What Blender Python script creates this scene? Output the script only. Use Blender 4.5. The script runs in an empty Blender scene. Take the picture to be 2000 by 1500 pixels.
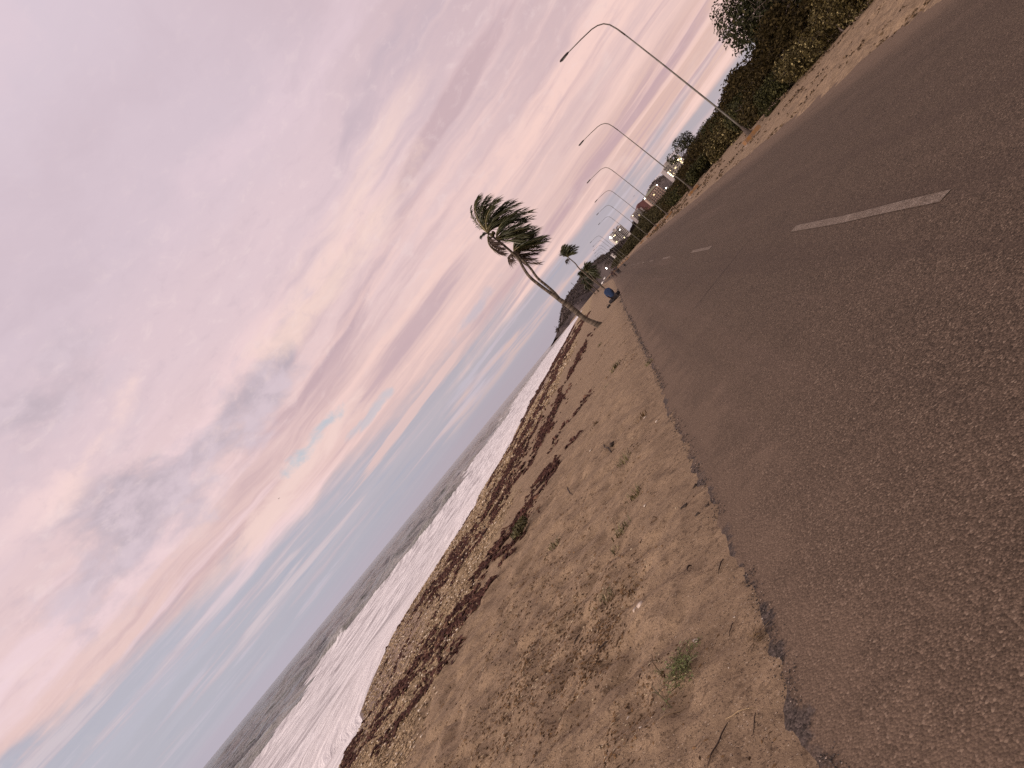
import bpy, bmesh, math, random
import numpy as np
from mathutils import Vector, Matrix

rng = np.random.default_rng(7)
random.seed(7)
SC = bpy.context.scene
COL = SC.collection

# ------------------------------------------------------------------ camera
FPX = 1500.0
CAM_H = 1.6
R2 = np.array([.635, -.7725]); R2 /= np.linalg.norm(R2)
U2 = np.array([R2[1], -R2[0]])
YAW = math.atan(316.4 / FPX); PIT = math.atan(9.8 / FPX)
F3 = np.array([-math.sin(YAW) * math.cos(PIT), math.cos(YAW) * math.cos(PIT), math.sin(PIT)])
R3 = np.array([math.cos(YAW), math.sin(YAW), 0.0])
U3 = np.cross(R3, F3)
CAMP = np.array([0.0, 0.0, CAM_H])

def ray(px, py):
    d = np.array([px - 1000.0, py - 750.0])
    return F3 * FPX + R3 * (d @ R2) + U3 * (d @ U2)

def flat(px, py, z=0.0):
    r = ray(px, py); return CAMP + r * ((z - CAM_H) / r[2])

def far(px, py, dist):
    """world point seen in that direction at a forward distance"""
    return CAMP + ray(px, py) * (dist / FPX)

def direction(px, py):
    r = ray(px, py); r = r / np.linalg.norm(r)
    return math.degrees(math.atan2(r[0], r[1])), math.degrees(math.asin(r[2]))

cam = bpy.data.cameras.new('camera'); cam.sensor_fit = 'HORIZONTAL'; cam.sensor_width = 36
cam.lens = 36 * FPX / 2000; cam.clip_start = .05; cam.clip_end = 60000
camo = bpy.data.objects.new('camera', cam); COL.objects.link(camo)
ex = R3 * R2[0] + U3 * U2[0]; ey = -(R3 * R2[1] + U3 * U2[1])
M = Matrix([[ex[i], ey[i], -F3[i], CAMP[i]] for i in range(3)] + [[0, 0, 0, 1]])
camo.matrix_world = M
SC.camera = camo
SC.view_settings.view_transform = 'Standard'; SC.view_settings.look = 'None'
SC.view_settings.exposure = 0; SC.view_settings.gamma = 1
SC.cycles.max_bounces = 6; SC.cycles.diffuse_bounces = 3; SC.cycles.glossy_bounces = 3
SC.cycles.transparent_max_bounces = 8
try: SC.cycles.use_denoising = False
except Exception: pass

# ------------------------------------------------------------------ numpy noise
def _hash(ix, iy, seed):
    h = (ix.astype(np.int64) * 374761393 + iy.astype(np.int64) * 668265263 + seed * 974634533) & 0xffffffff
    h = ((h ^ (h >> 13)) * 1274126177) & 0xffffffff
    return ((h ^ (h >> 16)) & 0xffff) / 65535.0

def vnoise(x, y, seed=0):
    x = np.asarray(x, float); y = np.asarray(y, float)
    ix = np.floor(x); iy = np.floor(y); fx = x - ix; fy = y - iy
    fx = fx * fx * fx * (fx * (fx * 6 - 15) + 10); fy = fy * fy * fy * (fy * (fy * 6 - 15) + 10)
    a = _hash(ix, iy, seed); b = _hash(ix + 1, iy, seed); c = _hash(ix, iy + 1, seed); d = _hash(ix + 1, iy + 1, seed)
    return (a + (b - a) * fx) * (1 - fy) + (c + (d - c) * fx) * fy - .5

def fbm(x, y, seed=0, octv=4, gain=.5):
    s = 0; a = 1.0; n = 0
    for k in range(octv):
        ca, sa = math.cos(k * 1.1 + .5), math.sin(k * 1.1 + .5)
        s = s + a * vnoise((x * ca - y * sa) * 2 ** k + 17.3 * k, (x * sa + y * ca) * 2 ** k - 9.1 * k, seed + k); n += a; a *= gain
    return s / n * 2

def sstep(a, b, x):
    t = np.clip((np.asarray(x, float) - a) / (b - a), 0, 1); return t * t * (3 - 2 * t)

# ------------------------------------------------------------------ mesh helpers
def tag(o, label=None, cat=None, group=None, kind=None):
    if label: o['label'] = label
    if cat: o['category'] = cat
    if group: o['group'] = group
    if kind: o['kind'] = kind
    return o

def link(name, me, parent=None, loc=None):
    o = bpy.data.objects.new(name, me); COL.objects.link(o)
    if parent is not None: o.parent = parent
    if loc is not None: o.location = loc
    return o

def empty(name, loc=(0, 0, 0), rz=0.0):
    o = bpy.data.objects.new(name, None); COL.objects.link(o)
    o.location = tuple(loc); o.rotation_euler = (0, 0, rz); o.empty_display_size = .2
    return o

def np_mesh(name, V, faces, mat=None, smooth=False, attrs=None):
    """faces: list of (n x k) int arrays"""
    me = bpy.data.meshes.new(name)
    V = np.asarray(V, np.float32); me.vertices.add(len(V)); me.vertices.foreach_set('co', V.ravel())
    loops = np.concatenate([np.asarray(f, np.int32).ravel() for f in faces])
    tot = np.concatenate([np.full(len(f), np.asarray(f).shape[1], np.int32) for f in faces])
    start = np.concatenate([[0], np.cumsum(tot)[:-1]]).astype(np.int32)
    me.loops.add(len(loops)); me.loops.foreach_set('vertex_index', loops)
    me.polygons.add(len(tot)); me.polygons.foreach_set('loop_start', start); me.polygons.foreach_set('loop_total', tot)
    me.polygons.foreach_set('use_smooth', np.full(len(tot), smooth))
    for k, a in (attrs or {}).items():
        a = np.asarray(a, np.float32)
        if a.ndim == 1:
            at = me.attributes.new(k, 'FLOAT', 'POINT'); at.data.foreach_set('value', a)
        else:
            at = me.attributes.new(k, 'FLOAT_VECTOR', 'POINT'); at.data.foreach_set('vector', a.ravel())
    me.update(calc_edges=True); me.validate()
    if mat is not None: me.materials.append(mat)
    return me

def grid_faces(ny, nx):
    i = np.arange(ny * nx).reshape(ny, nx)
    return np.stack([i[:-1, :-1], i[:-1, 1:], i[1:, 1:], i[1:, :-1]], -1).reshape(-1, 4)

class MB:
    """collects simple solids, builds them as one mesh"""
    def __init__(self): self.V = []; self.F = []
    def add(self, V, F):
        b = len(self.V); self.V += [tuple(v) for v in V]; self.F += [tuple(b + i for i in f) for f in F]
    def box(self, c, s, rz=0.0, taper=1.0):
        x, y, z = s[0] / 2, s[1] / 2, s[2] / 2; ca, sa = math.cos(rz), math.sin(rz); V = []
        for k, (sx, sy, sz) in enumerate([(-1, -1, -1), (1, -1, -1), (1, 1, -1), (-1, 1, -1), (-1, -1, 1), (1, -1, 1), (1, 1, 1), (-1, 1, 1)]):
            t = taper if sz > 0 else 1
            vx, vy = sx * x * t, sy * y * t
            V.append((c[0] + vx * ca - vy * sa, c[1] + vx * sa + vy * ca, c[2] + sz * z))
        self.add(V, [(0, 3, 2, 1), (4, 5, 6, 7), (0, 1, 5, 4), (1, 2, 6, 5), (2, 3, 7, 6), (3, 0, 4, 7)]); return self
    def tube(self, pts, rad, n=8, cap=True):
        pts = [Vector(p) for p in pts]
        if not hasattr(rad, '__len__'): rad = [rad] * len(pts)
        V = []; F = []; up = Vector((.31, .87, .37)).normalized()
        for i, p in enumerate(pts):
            t = (pts[min(i + 1, len(pts) - 1)] - pts[max(i - 1, 0)]).normalized()
            a = t.cross(up)
            if a.length < 1e-3: a = t.cross(Vector((1, 0, 0)))
            a.normalize(); b = t.cross(a)
            for k in range(n):
                w = 2 * math.pi * k / n
                V.append(p + (a * math.cos(w) + b * math.sin(w)) * rad[i])
        for i in range(len(pts) - 1):
            for k in range(n):
                q = (k + 1) % n
                F.append((i * n + k, i * n + q, (i + 1) * n + q, (i + 1) * n + k))
        if cap:
            F.append(tuple(range(n))[::-1]); F.append(tuple((len(pts) - 1) * n + k for k in range(n)))
        self.add(V, F); return self
    def mesh(self, name, mat, smooth=False):
        me = bpy.data.meshes.new(name); me.from_pydata(self.V, [], self.F); me.update()
        bm = bmesh.new(); bm.from_mesh(me); bmesh.ops.recalc_face_normals(bm, faces=bm.faces); bm.to_mesh(me); bm.free()
        for p in me.polygons: p.use_smooth = smooth
        me.materials.append(mat); return me
    def build(self, name, mat, parent=None, smooth=False):
        return link(name, self.mesh(name, mat, smooth), parent)

def copy_tree(o, parent=None):
    c = o.copy(); COL.objects.link(c)
    if parent is not None: c.parent = parent
    for ch in list(o.children): copy_tree(ch, c)
    return c

# ------------------------------------------------------------------ node helpers
class X:
    """a socket with arithmetic"""
    def __init__(self, nt, s): self.nt = nt; self.s = s
    def _m(self, op, *o, clamp=False):
        n = self.nt.nodes.new('ShaderNodeMath'); n.operation = op; n.use_clamp = clamp
        for i, v in enumerate((self,) + o):
            if isinstance(v, X): self.nt.links.new(v.s, n.inputs[i])
            else: n.inputs[i].default_value = float(v)
        return X(self.nt, n.outputs[0])
    def __add__(self, o): return self._m('ADD', o)
    __radd__ = __add__
    def __mul__(self, o): return self._m('MULTIPLY', o)
    __rmul__ = __mul__
    def __sub__(self, o): return self._m('SUBTRACT', o)
    def __rsub__(self, o): return (self * -1) + o
    def __truediv__(self, o): return self._m('DIVIDE', o)
    def pw(self, e): return self._m('POWER', e)
    def abs(self): return self._m('ABSOLUTE')
    def max(self, o): return self._m('MAXIMUM', o)
    def min(self, o): return self._m('MINIMUM', o)
    def clamp(self): return self._m('ADD', 0.0, clamp=True)
    def exp(self): return self._m('EXPONENT')
    def step(self, a, b, t0=0.0, t1=1.0):
        n = self.nt.nodes.new('ShaderNodeMapRange'); n.interpolation_type = 'SMOOTHSTEP'; n.clamp = True
        if a > b: a, b, t0, t1 = b, a, t1, t0
        self.nt.links.new(self.s, n.inputs[0])
        for i, v in enumerate((a, b, t0, t1)): n.inputs[i + 1].default_value = v
        return X(self.nt, n.outputs[0])

def node(nt, typ, **kw):
    n = nt.nodes.new(typ)
    for k, v in kw.items(): setattr(n, k, v)
    return n

def setin(nt, n, name, v):
    s = n.inputs[name]
    if isinstance(v, X): nt.links.new(v.s, s)
    elif hasattr(v, 'is_linked'): nt.links.new(v, s)
    else: s.default_value = v

def noise(nt, vec, scale, detail=4, rough=.55, dist=0.0, out='Fac', dim='3D'):
    n = node(nt, 'ShaderNodeTexNoise', noise_dimensions=dim)
    if vec is not None: nt.links.new(vec.s if isinstance(vec, X) else vec, n.inputs['Vector'])
    n.inputs['Scale'].default_value = scale; n.inputs['Detail'].default_value = detail
    n.inputs['Roughness'].default_value = rough; n.inputs['Distortion'].default_value = dist
    return X(nt, n.outputs[out])

def voronoi(nt, vec, scale, feature='F1', out='Distance', rnd=1.0):
    n = node(nt, 'ShaderNodeTexVoronoi', feature=feature)
    if vec is not None: nt.links.new(vec.s if isinstance(vec, X) else vec, n.inputs['Vector'])
    n.inputs['Scale'].default_value = scale; n.inputs['Randomness'].default_value = rnd
    return X(nt, n.outputs[out])

def comb(nt, x, y, z=0.0):
    n = node(nt, 'ShaderNodeCombineXYZ')
    for i, v in enumerate((x, y, z)):
        if isinstance(v, X): nt.links.new(v.s, n.inputs[i])
        else: n.inputs[i].default_value = v
    return X(nt, n.outputs[0])

def mixc(nt, f, a, b, mode='MIX'):
    n = node(nt, 'ShaderNodeMix', data_type='RGBA', blend_type=mode)
    for i, v in ((0, f), (6, a), (7, b)):
        if isinstance(v, X): nt.links.new(v.s, n.inputs[i])
        elif i == 0: n.inputs[0].default_value = v
        else: n.inputs[i].default_value = (*v, 1) if len(v) == 3 else v
    return X(nt, n.outputs[2])

def attr(nt, name, out='Fac'):
    n = node(nt, 'ShaderNodeAttribute', attribute_name=name); return X(nt, n.outputs[out])

def sep(nt, v):
    n = node(nt, 'ShaderNodeSeparateXYZ'); nt.links.new(v.s, n.inputs[0])
    return [X(nt, o) for o in n.outputs]

def new_mat(name):
    m = bpy.data.materials.new(name); m.use_nodes = True
    nt = m.node_tree; b = nt.nodes['Principled BSDF']; return m, nt, b

def objco(nt):
    n = node(nt, 'ShaderNodeTexCoord'); return X(nt, n.outputs['Object'])

def bump(nt, h, strength, dist, b, prev=None):
    n = node(nt, 'ShaderNodeBump'); nt.links.new(h.s, n.inputs['Height'])
    n.inputs['Strength'].default_value = strength; n.inputs['Distance'].default_value = dist
    if prev is not None: nt.links.new(prev, n.inputs['Normal'])
    if b is not None: nt.links.new(n.outputs[0], b.inputs['Normal'])
    return n.outputs[0]

def simple(name, col, rough=.7, var=.25, scale=6.0, metal=0.0, bumpd=0.0, spec=.3, col2=None):
    m, nt, b = new_mat(name); c = objco(nt)
    n = noise(nt, c, scale, 5, .6)
    c2 = col2 if col2 else tuple(v * (1 - var) for v in col)
    c1 = col if col2 else tuple(min(1, v * (1 + var)) for v in col)
    setin(nt, b, 'Base Color', mixc(nt, n.step(.3, .7), c2, c1))
    b.inputs['Roughness'].default_value = rough; b.inputs['Metallic'].default_value = metal
    b.inputs['Specular IOR Level'].default_value = spec
    if bumpd: bump(nt, noise(nt, c, scale * 4, 4), .6, bumpd, b)
    return m

def emit(name, col, strength):
    m, nt, b = new_mat(name)
    n = noise(nt, objco(nt), 3.0)
    setin(nt, b, 'Emission Color', mixc(nt, n.step(.2, .8), tuple(.85 * v for v in col), col))
    b.inputs['Emission Strength'].default_value = strength; b.inputs['Base Color'].default_value = (*col, 1)
    return m

def leafy(name, dark, light, dry=None, rough=.6, spec=.25):
    """per-leaf colour from the 'tint' attribute"""
    m, nt, b = new_mat(name); t = attr(nt, 'tint')
    c = mixc(nt, t, dark, light)
    if dry: c = mixc(nt, t.step(.86, .97), c, dry)
    setin(nt, b, 'Base Color', c); b.inputs['Roughness'].default_value = rough
    b.inputs['Specular IOR Level'].default_value = spec
    return m

def lin(r, g, b):
    f = lambda v: (v / 255 / 12.92) if v / 255 <= .04045 else ((v / 255 + .055) / 1.055) ** 2.4
    return (f(r), f(g), f(b))

# ------------------------------------------------------------------ world: dusk sky with layered cloud
def make_world():
    w = bpy.data.worlds.new('World'); SC.world = w; w.use_nodes = True
    nt = w.node_tree; nt.nodes.clear()
    tc = node(nt, 'ShaderNodeTexCoord'); D = X(nt, tc.outputs['Generated'])
    x, y, z = sep(nt, D)
    RAD = 57.29578
    az = x._m('ARCTAN2', y) * RAD
    el = z._m('ARCSINE') * RAD
    # clouds thin out and lengthen towards the horizon: v runs like the distance to a cloud sheet overhead
    elc = el.max(0.0)
    v = (elc + 5.0).pw(-1.0) * 60.0
    wa = noise(nt, comb(nt, az * .05, v * .5, 1.0), 1.0, 4, .6) - .5
    wb = noise(nt, comb(nt, az * .11, v * .9, 11.0), 1.0, 5, .6) - .5
    tl = el - az * .05                                                       # bands rise a little to the right
    vt = (tl.max(0.0) + 5.0).pw(-1.0) * 60.0
    s1 = noise(nt, comb(nt, az * .022 + wa * .5, vt * 1.15 + wa * 1.1, 2.0), 1.0, 6, .55)       # broad bands
    s2 = noise(nt, comb(nt, az * .045 + wb * .5, vt * 3.2 + wa * 1.8, 5.0), 1.0, 7, .58)        # narrow streaks
    s3 = noise(nt, comb(nt, az * .16 + el * .05, el * .34 - az * .03, 8.0), 1.0, 8, .62, .5)    # fleece
    nb = noise(nt, comb(nt, az * .13, el * .20, 14.0), 1.0, 7, .58, .35)                        # billows
    nb2 = noise(nt, comb(nt, az * .32, el * .50, 17.0), 1.0, 7, .6, .3)
    lo = noise(nt, comb(nt, az * .050, el * .85 - az * .01, 21.0), 1.0, 6, .55, .25)            # low bars
    lo2 = noise(nt, comb(nt, az * .11, el * 1.7, 27.0), 1.0, 6, .62, .2)
    elw = el + (s1 - .5) * 6.0 + (s3 - .5) * 2.0
    cr = node(nt, 'ShaderNodeValToRGB'); cr.color_ramp.interpolation = 'EASE'
    nt.links.new((elw / 60.0).clamp().s, cr.inputs[0])
    stops = SKY_STOPS
    e = cr.color_ramp.elements
    while len(e) < len(stops): e.new(.5)
    for i, (d, c) in enumerate(stops): e[i].position = d / 60.0; e[i].color = (*lin(*c), 1)
    c = X(nt, cr.outputs[0])
    # clear layer, seen through the gaps
    sk = node(nt, 'ShaderNodeTexSky', sky_type='NISHITA'); sk.sun_disc = False
    sk.sun_elevation = math.radians(SUN_EL); sk.sun_rotation = math.radians(SUN_AZ)
    clear = mixc(nt, az.step(-42, 0), lin(184, 186, 202), lin(183, 176, 189))
    skc = mixc(nt, .88, mixc(nt, 1.0, X(nt, sk.outputs[0]), (.1, .1, .1), 'MULTIPLY'), clear)
    # the right of the view is greyer mauve above and peach low down
    c = mixc(nt, az.step(-12, 14) * el.step(6, 12) * .65, c, lin(201, 174, 178))
    c = mixc(nt, az.step(-6, 12) * el.step(8.5, 6) * .7, c, lin(226, 188, 174))
    # bright and dark bands
    hi = mixc(nt, el.step(8, 26), mixc(nt, az.step(-40, -12), lin(241, 214, 219), lin(248, 211, 201)), lin(230, 206, 214)); dk = mixc(nt, el.step(6, 22), lin(201, 170, 174), lin(200, 181, 191))
    amp = el.step(34, 18) * .62 + .36
    c = mixc(nt, s1.step(.50, .66) * amp, c, hi); c = mixc(nt, s1.step(.47, .33) * amp, c, dk)
    amp2 = el.step(28, 12) * .72 + .14
    c = mixc(nt, s2.step(.50, .68) * amp2 * .8, c, hi); c = mixc(nt, s2.step(.47, .30) * amp2 * .7, c, dk)
    calm = el.step(34, 20) * .7 + .3
    c = mixc(nt, s3.step(.52, .74) * calm * .30, c, mixc(nt, el.step(10, 24), lin(246, 220, 212), lin(228, 207, 215))); c = mixc(nt, s3.step(.46, .26) * calm * .26, c, mixc(nt, el.step(8, 24), lin(205, 178, 182), lin(199, 183, 194)))
    # clear slot over the sea
    top = (az * -1.0 + 5.0).max(0.0) * .105 + 2.9
    rel = el - top + (s1 - .5) * 4.0 + (lo - .5) * 3.0 + (s3 - .5) * 2.4
    slot = rel.step(1.1, -.9)
    c = mixc(nt, slot * .88, c, skc)
    inside = slot * el.step(.9, 2.0)
    b1 = (lo + (lo2 - .5) * .35).step(.49, .60) * inside
    c = mixc(nt, b1 * .55, c, mixc(nt, (lo + (s3 - .5) * .2).step(.52, .62), lin(206, 186, 192), mixc(nt, az.step(-34, -8), lin(226, 206, 208), lin(236, 198, 184))))
    c = mixc(nt, lo2.step(.55, .68) * inside * .45, c, lin(205, 196, 208))
    c = mixc(nt, lo2.step(.44, .30) * inside * .35, c, lin(166, 170, 188))
    # features of this evening's sky
    def blob(px, py, sa, se, tilt=0.0, nz=None, amt=2.0):
        nz = nz or nb
        a0, e0 = direction(px, py)
        da = az - a0; de = el - e0
        ct, st = math.cos(math.radians(tilt)), math.sin(math.radians(tilt))
        u = (da * ct + de * st) / sa; w_ = (de * ct - da * st) / se
        return (1.0 - (u * u + w_ * w_).pw(.5) + (nz - .5) * amt)
    bil = (nb + nb2 * .6) * .625
    g = blob(255, 1000, 11.5, 4.4, 4, bil, 5.0).step(-.05, .8)
    g2 = blob(440, 820, 11.5, 2.4, 5, bil, 5.0).step(-.05, .8)
    g3 = blob(60, 800, 7, 4.0, 0, bil, 3.4).step(.0, .7)
    g4 = blob(560, 690, 1.8, .9, 20, bil, 3.0).step(.0, .5)
    g5 = blob(860, 230, 11, 1.5, 6, s2, 2.6).step(.0, .6)
    g6 = blob(800, 660, 9, .9, 2, s2, 2.6).step(.0, .6)
    c = mixc(nt, g5.max(g6) * .85, c, lin(200, 173, 179))
    cl = mixc(nt, nb2.step(.36, .64), lin(186, 172, 182), lin(214, 196, 205))
    c = mixc(nt, g.max(g2).max(g3 * .75).max(g4) * .9, c, cl)
    c = mixc(nt, blob(165, 905, 5.5, 1.3, 14, bil, 6.0).step(-.1, 1.2) * .85, c, lin(250, 219, 213))
    c = mixc(nt, blob(60, 1000, 5.5, 1.3, 12, bil, 6.0).step(-.1, 1.2) * .7, c, lin(246, 216, 215))
    c = mixc(nt, blob(700, 380, 17, 1.7, 7, s2, 3.0).step(.0, .9) * .65, c, lin(248, 217, 207))
    c = mixc(nt, blob(640, 560, 14, 1.6, 2, s3, 3.0).step(.0, .9) * .6, c, lin(250, 219, 206))
    c = mixc(nt, blob(560, 955, 8.5, .9, 2, s3, 4.2).step(.0, .9) * .85, c, lin(242, 212, 205))
    c = mixc(nt, blob(810, 800, 7.5, .42, 3, lo2, 1.6).step(.0, .35) * .8, c, lin(231, 198, 192))
    c = mixc(nt, blob(618, 852, 4.6, .62, 0, nb2, 4.2).step(.0, .9) * .85, c, lin(186, 197, 208))
    c = mixc(nt, blob(722, 812, 2.8, .42, 0, nb2, 3.2).step(.0, .6) * .6, c, lin(192, 196, 207))
    c = mixc(nt, blob(925, 612, 3.6, .5, 2, nb2, 3.2).step(.0, .8) * .6, c, lin(190, 186, 199))
    s4 = noise(nt, comb(nt, az * .55 + el * .2, el * .95 - az * .1, 31.0), 1.0, 7, .66, .4)
    fl = (el.step(5, 14) * .9 + .1) * (el.step(32, 20) * .75 + .25)
    c = mixc(nt, s4.step(.52, .72) * fl * .28, c, lin(247, 224, 222)); c = mixc(nt, s4.step(.47, .27) * fl * .26, c, lin(198, 178, 188))
    # mauve bank on the horizon
    c = mixc(nt, (el + (lo2 - .5) * 1.5).step(1.6, .3) * .8, c, mixc(nt, az.step(-40, -10), lin(188, 178, 190), lin(181, 168, 177)))
    # unseen sky overhead and behind the camera, brightened to light the ground
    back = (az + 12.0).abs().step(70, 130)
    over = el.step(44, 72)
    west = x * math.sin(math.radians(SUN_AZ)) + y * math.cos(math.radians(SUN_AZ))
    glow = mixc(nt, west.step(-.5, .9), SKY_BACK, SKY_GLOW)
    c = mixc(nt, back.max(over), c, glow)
    c = mixc(nt, el.step(-.5, -3), c, (.16, .12, .1))
    bg = node(nt, 'ShaderNodeBackground'); nt.links.new(c.s, bg.inputs[0]); bg.inputs[1].default_value = 1.0
    out = node(nt, 'ShaderNodeOutputWorld'); nt.links.new(bg.outputs[0], out.inputs[0])
    w.cycles.sampling_method = 'MANUAL'; w.cycles.sample_map_resolution = 512

SUN_EL, SUN_AZ = 7.0, 242.0
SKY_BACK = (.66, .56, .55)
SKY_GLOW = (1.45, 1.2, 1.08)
SKY_STOPS = [(0, (190, 174, 182)), (4, (216, 186, 184)), (8, (231, 199, 194)), (13, (232, 203, 203)),
             (20, (225, 201, 207)), (28, (215, 196, 206)), (45, (219, 203, 214))]
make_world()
sun = bpy.data.lights.new('sun', 'SUN'); sun.energy = 3.0; sun.angle = math.radians(13); sun.color = (1, .84, .74)
suno = bpy.data.objects.new('sun', sun); COL.objects.link(suno)
a, e = math.radians(SUN_AZ), math.radians(SUN_EL + 9)
sd = Vector((math.sin(a) * math.cos(e), math.cos(a) * math.cos(e), math.sin(e)))
suno.rotation_euler = sd.to_track_quat('Z', 'Y').to_euler(); suno.location = (0, 0, 60)

# ------------------------------------------------------------------ ground layout (x to the right, y along the road)
def tab(pts):
    p = np.array(pts, float); return lambda y: np.interp(y, p[:, 0], p[:, 1])
LE = tab([(-30, -.8), (2, -.81), (3, -.85), (4, -.83), (5, -.86), (7.3, -.9), (9, -.96), (11, -.95), (14, -1.0), (19, -1.11), (26, -1.22),
          (37, -1.47), (68, -1.95), (130, -2.9), (211, -4.4), (285, -7), (352, -10.5), (605, -20), (808, -30), (1200, -62), (1500, -80)])
RE = tab([(-30, 7.7), (80, 7.75), (120, 7.5), (208, 6.4), (270, 3.6), (352, -.5), (605, -10), (808, -20), (1200, -52), (1500, -70)])
WX = tab([(-60, -12.6), (14, -13.2), (16.2, -13.5), (17.6, -13.5), (19.2, -14.6), (22.3, -15.7), (27, -17), (29.5, -17), (34, -16.4), (36, -15.3), (40, -15.5),
          (43.5, -16.4), (55, -15.8), (66, -17.2), (93, -20), (113, -19.6), (192, -25), (418, -41), (512, -43.5), (812, -58), (950, -80),
          (1030, -125), (1120, -165), (1200, -175), (1300, -150), (1500, -120), (20000, -120)])
SEA = -.9
_pq = np.array([(0, 0), (.05, .02), (.3, .02), (.42, -.03), (.52, -.14), (.65, -.34), (.82, -.62), (1, -.9), (1.3, -1.6), (2, -3), (4, -6), (50, -9)])

def ground(x, y, detail=None):
    x = np.asarray(x, float); y = np.asarray(y, float)
    le, re, wx = LE(y), RE(y), WX(y)
    s = le - x; q = s / (le - wx)
    zl = np.interp(q, _pq[:, 0], _pq[:, 1]) + .045 * sstep(.0, .5, s) * sstep(.5, .3, q)
    dune = sstep(110, 280, y) * sstep(1, 8, s) * sstep(.95, .55, q)
    zl = zl + dune * 1.0
    e = sstep(-.30, .10, s)
    t = x - re; er = sstep(-.5, .3, t)
    zr = np.interp(t, [0, .4, 3, 6, 20, 400], [0, .03, .12, .25, .4, 1.0])
    z = np.where(s > -4, -.06 + e * .065 + np.where(s > 0, zl, 0), -.06 + er * (.05 + np.clip(zr, 0, 99)))
    sp = .035 if detail is None else detail
    def oct_(lam, amp, seed):
        return amp * np.clip((lam / sp - 1.6) / 1.6, 0, 1) * fbm(x / lam, y / lam, seed, 2)
    wet = sstep(1.0, .8, q)
    m = np.where(s > -4, np.clip(e * .9 + .1, 0, 1) * wet, er)
    ramp = np.where(s > -4, .04 + .96 * sstep(.02, 1.0, s), 1.0)
    n = oct_(.11, .022, 11) + oct_(.24, .045, 21) + oct_(.8, .022, 31) + oct_(4.0, .03, 41)
    # wind-scalloped sand: soft pits
    pit = sstep(.02, .42, fbm(x / .34, y / .24, 57, 2))
    n = n - .04 * pit * np.clip((.32 / sp - 1.6) / 1.6, 0, 1)
    n = n + np.where(s < -4, oct_(.75, .15, 71), 0)
    edge = np.where((s > -.6) & (s < .5), .014 * fbm(x / .22, y / .22, 91, 3) + .008 * fbm(x / .9, y / .9, 95, 2), 0)
    return z + n * m * ramp + edge

def g1(x, y): return float(ground(np.array([x]), np.array([y]))[0])

def onto(px, py):
    """the point of the ground seen in that direction"""
    z = 0.0
    for _ in range(25):
        p = flat(px, py, z); z = .5 * z + .5 * float(ground(p[0], p[1], 1.0))
    p = flat(px, py, z); return np.array([p[0], p[1], g1(p[0], p[1])])

def ylines():
    y = list(np.arange(-14, -1.5, .5)) + list(np.arange(-1.5, .8, .3)) + list(np.arange(.8, 6, .035))
    while y[-1] < 1500: y.append(y[-1] + max(.035, y[-1] * .0085))
    return np.array(y)

# ------------------------------------------------------------------ sand
def sand_material():
    m, nt, b = new_mat('sand'); P = objco(nt)
    q = attr(nt, 'q'); s = attr(nt, 's')
    big = noise(nt, P, .9, 5, .6); mid = noise(nt, P, 5.0, 5, .65); fin = noise(nt, P, 60.0, 4, .7); grit = voronoi(nt, P, 170.0, out='Color')
    c = mixc(nt, mid.step(.32, .68), SAND_D, SAND_L)
    c = mixc(nt, big.step(.5, .75) * .45, c, SAND_G)                              # damp, dirty patches
    blot = noise(nt, P, 15.0, 5, .75); bl2 = noise(nt, P, 40.0, 4, .72)
    patch = noise(nt, P, .55, 4, .6).step(.35, .65) * .5 + .5
    c = mixc(nt, blot.step(.52, .61) * patch * .75, c, SAND_X)  # dark flecks: dirt, plus the shade of small dimples painted in
    c = mixc(nt, bl2.step(.55, .64) * .6, c, SAND_X)
    c = mixc(nt, bl2.step(.42, .30) * .4, c, SAND_H)
    sh = noise(nt, P, 2.4, 5, .7)
    c = mixc(nt, sh.step(.50, .62) * s.step(-6.0, -8.0) * .6, c, (.105, .07, .046))
    # shell grit belt lower on the beach
    gr = (q + (big - .5) * .12 + (mid - .5) * .05).step(.345, .40)
    vc = voronoi(nt, P, 26.0, out='Color'); vcx = sep(nt, vc)[0]
    shell = mixc(nt, vcx, SHELL_D, SHELL_L)
    c = mixc(nt, gr * .85, c, shell)
    wet = (q + (mid - .5) * .05).step(.88, .985)
    c = mixc(nt, (q + (big - .5) * .2).step(.6, .8) * .7, c, mixc(nt, vcx, (.17, .118, .098), (.30, .215, .185)))
    c = mixc(nt, wet * .75, c, (.115, .085, .075))
    c = mixc(nt, fin.step(.35, .7) * .25, c, mixc(nt, 1.0, c, (.62, .6, .6), 'MULTIPLY'))
    gx = sep(nt, grit)[0]
    c = mixc(nt, gx.step(.975, .995) * .7, c, (.46, .37, .29)); c = mixc(nt, gx.step(.05, .02), c, (.05, .035, .028))
    setin(nt, b, 'Base Color', c)
    b.inputs['Specular IOR Level'].default_value = .15
    setin(nt, b, 'Roughness', wet * -.45 + .92)
    h = mid * .5 + blot * .35 + fin * .1
    n0 = bump(nt, h, .9, .035, None)
    vd = voronoi(nt, P, 26.0)
    bump(nt, (vd * gr) + noise(nt, P, 140.0, 2) * .25, .8, .02, b, n0)
    return m
SAND_L, SAND_D, SAND_G, SAND_X, SAND_H = (.305, .212, .138), (.225, .155, .101), (.18, .124, .083), (.080, .051, .033), (.40, .285, .19)
SHELL_D, SHELL_L = (.12, .080, .048), (.47, .345, .21)

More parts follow.
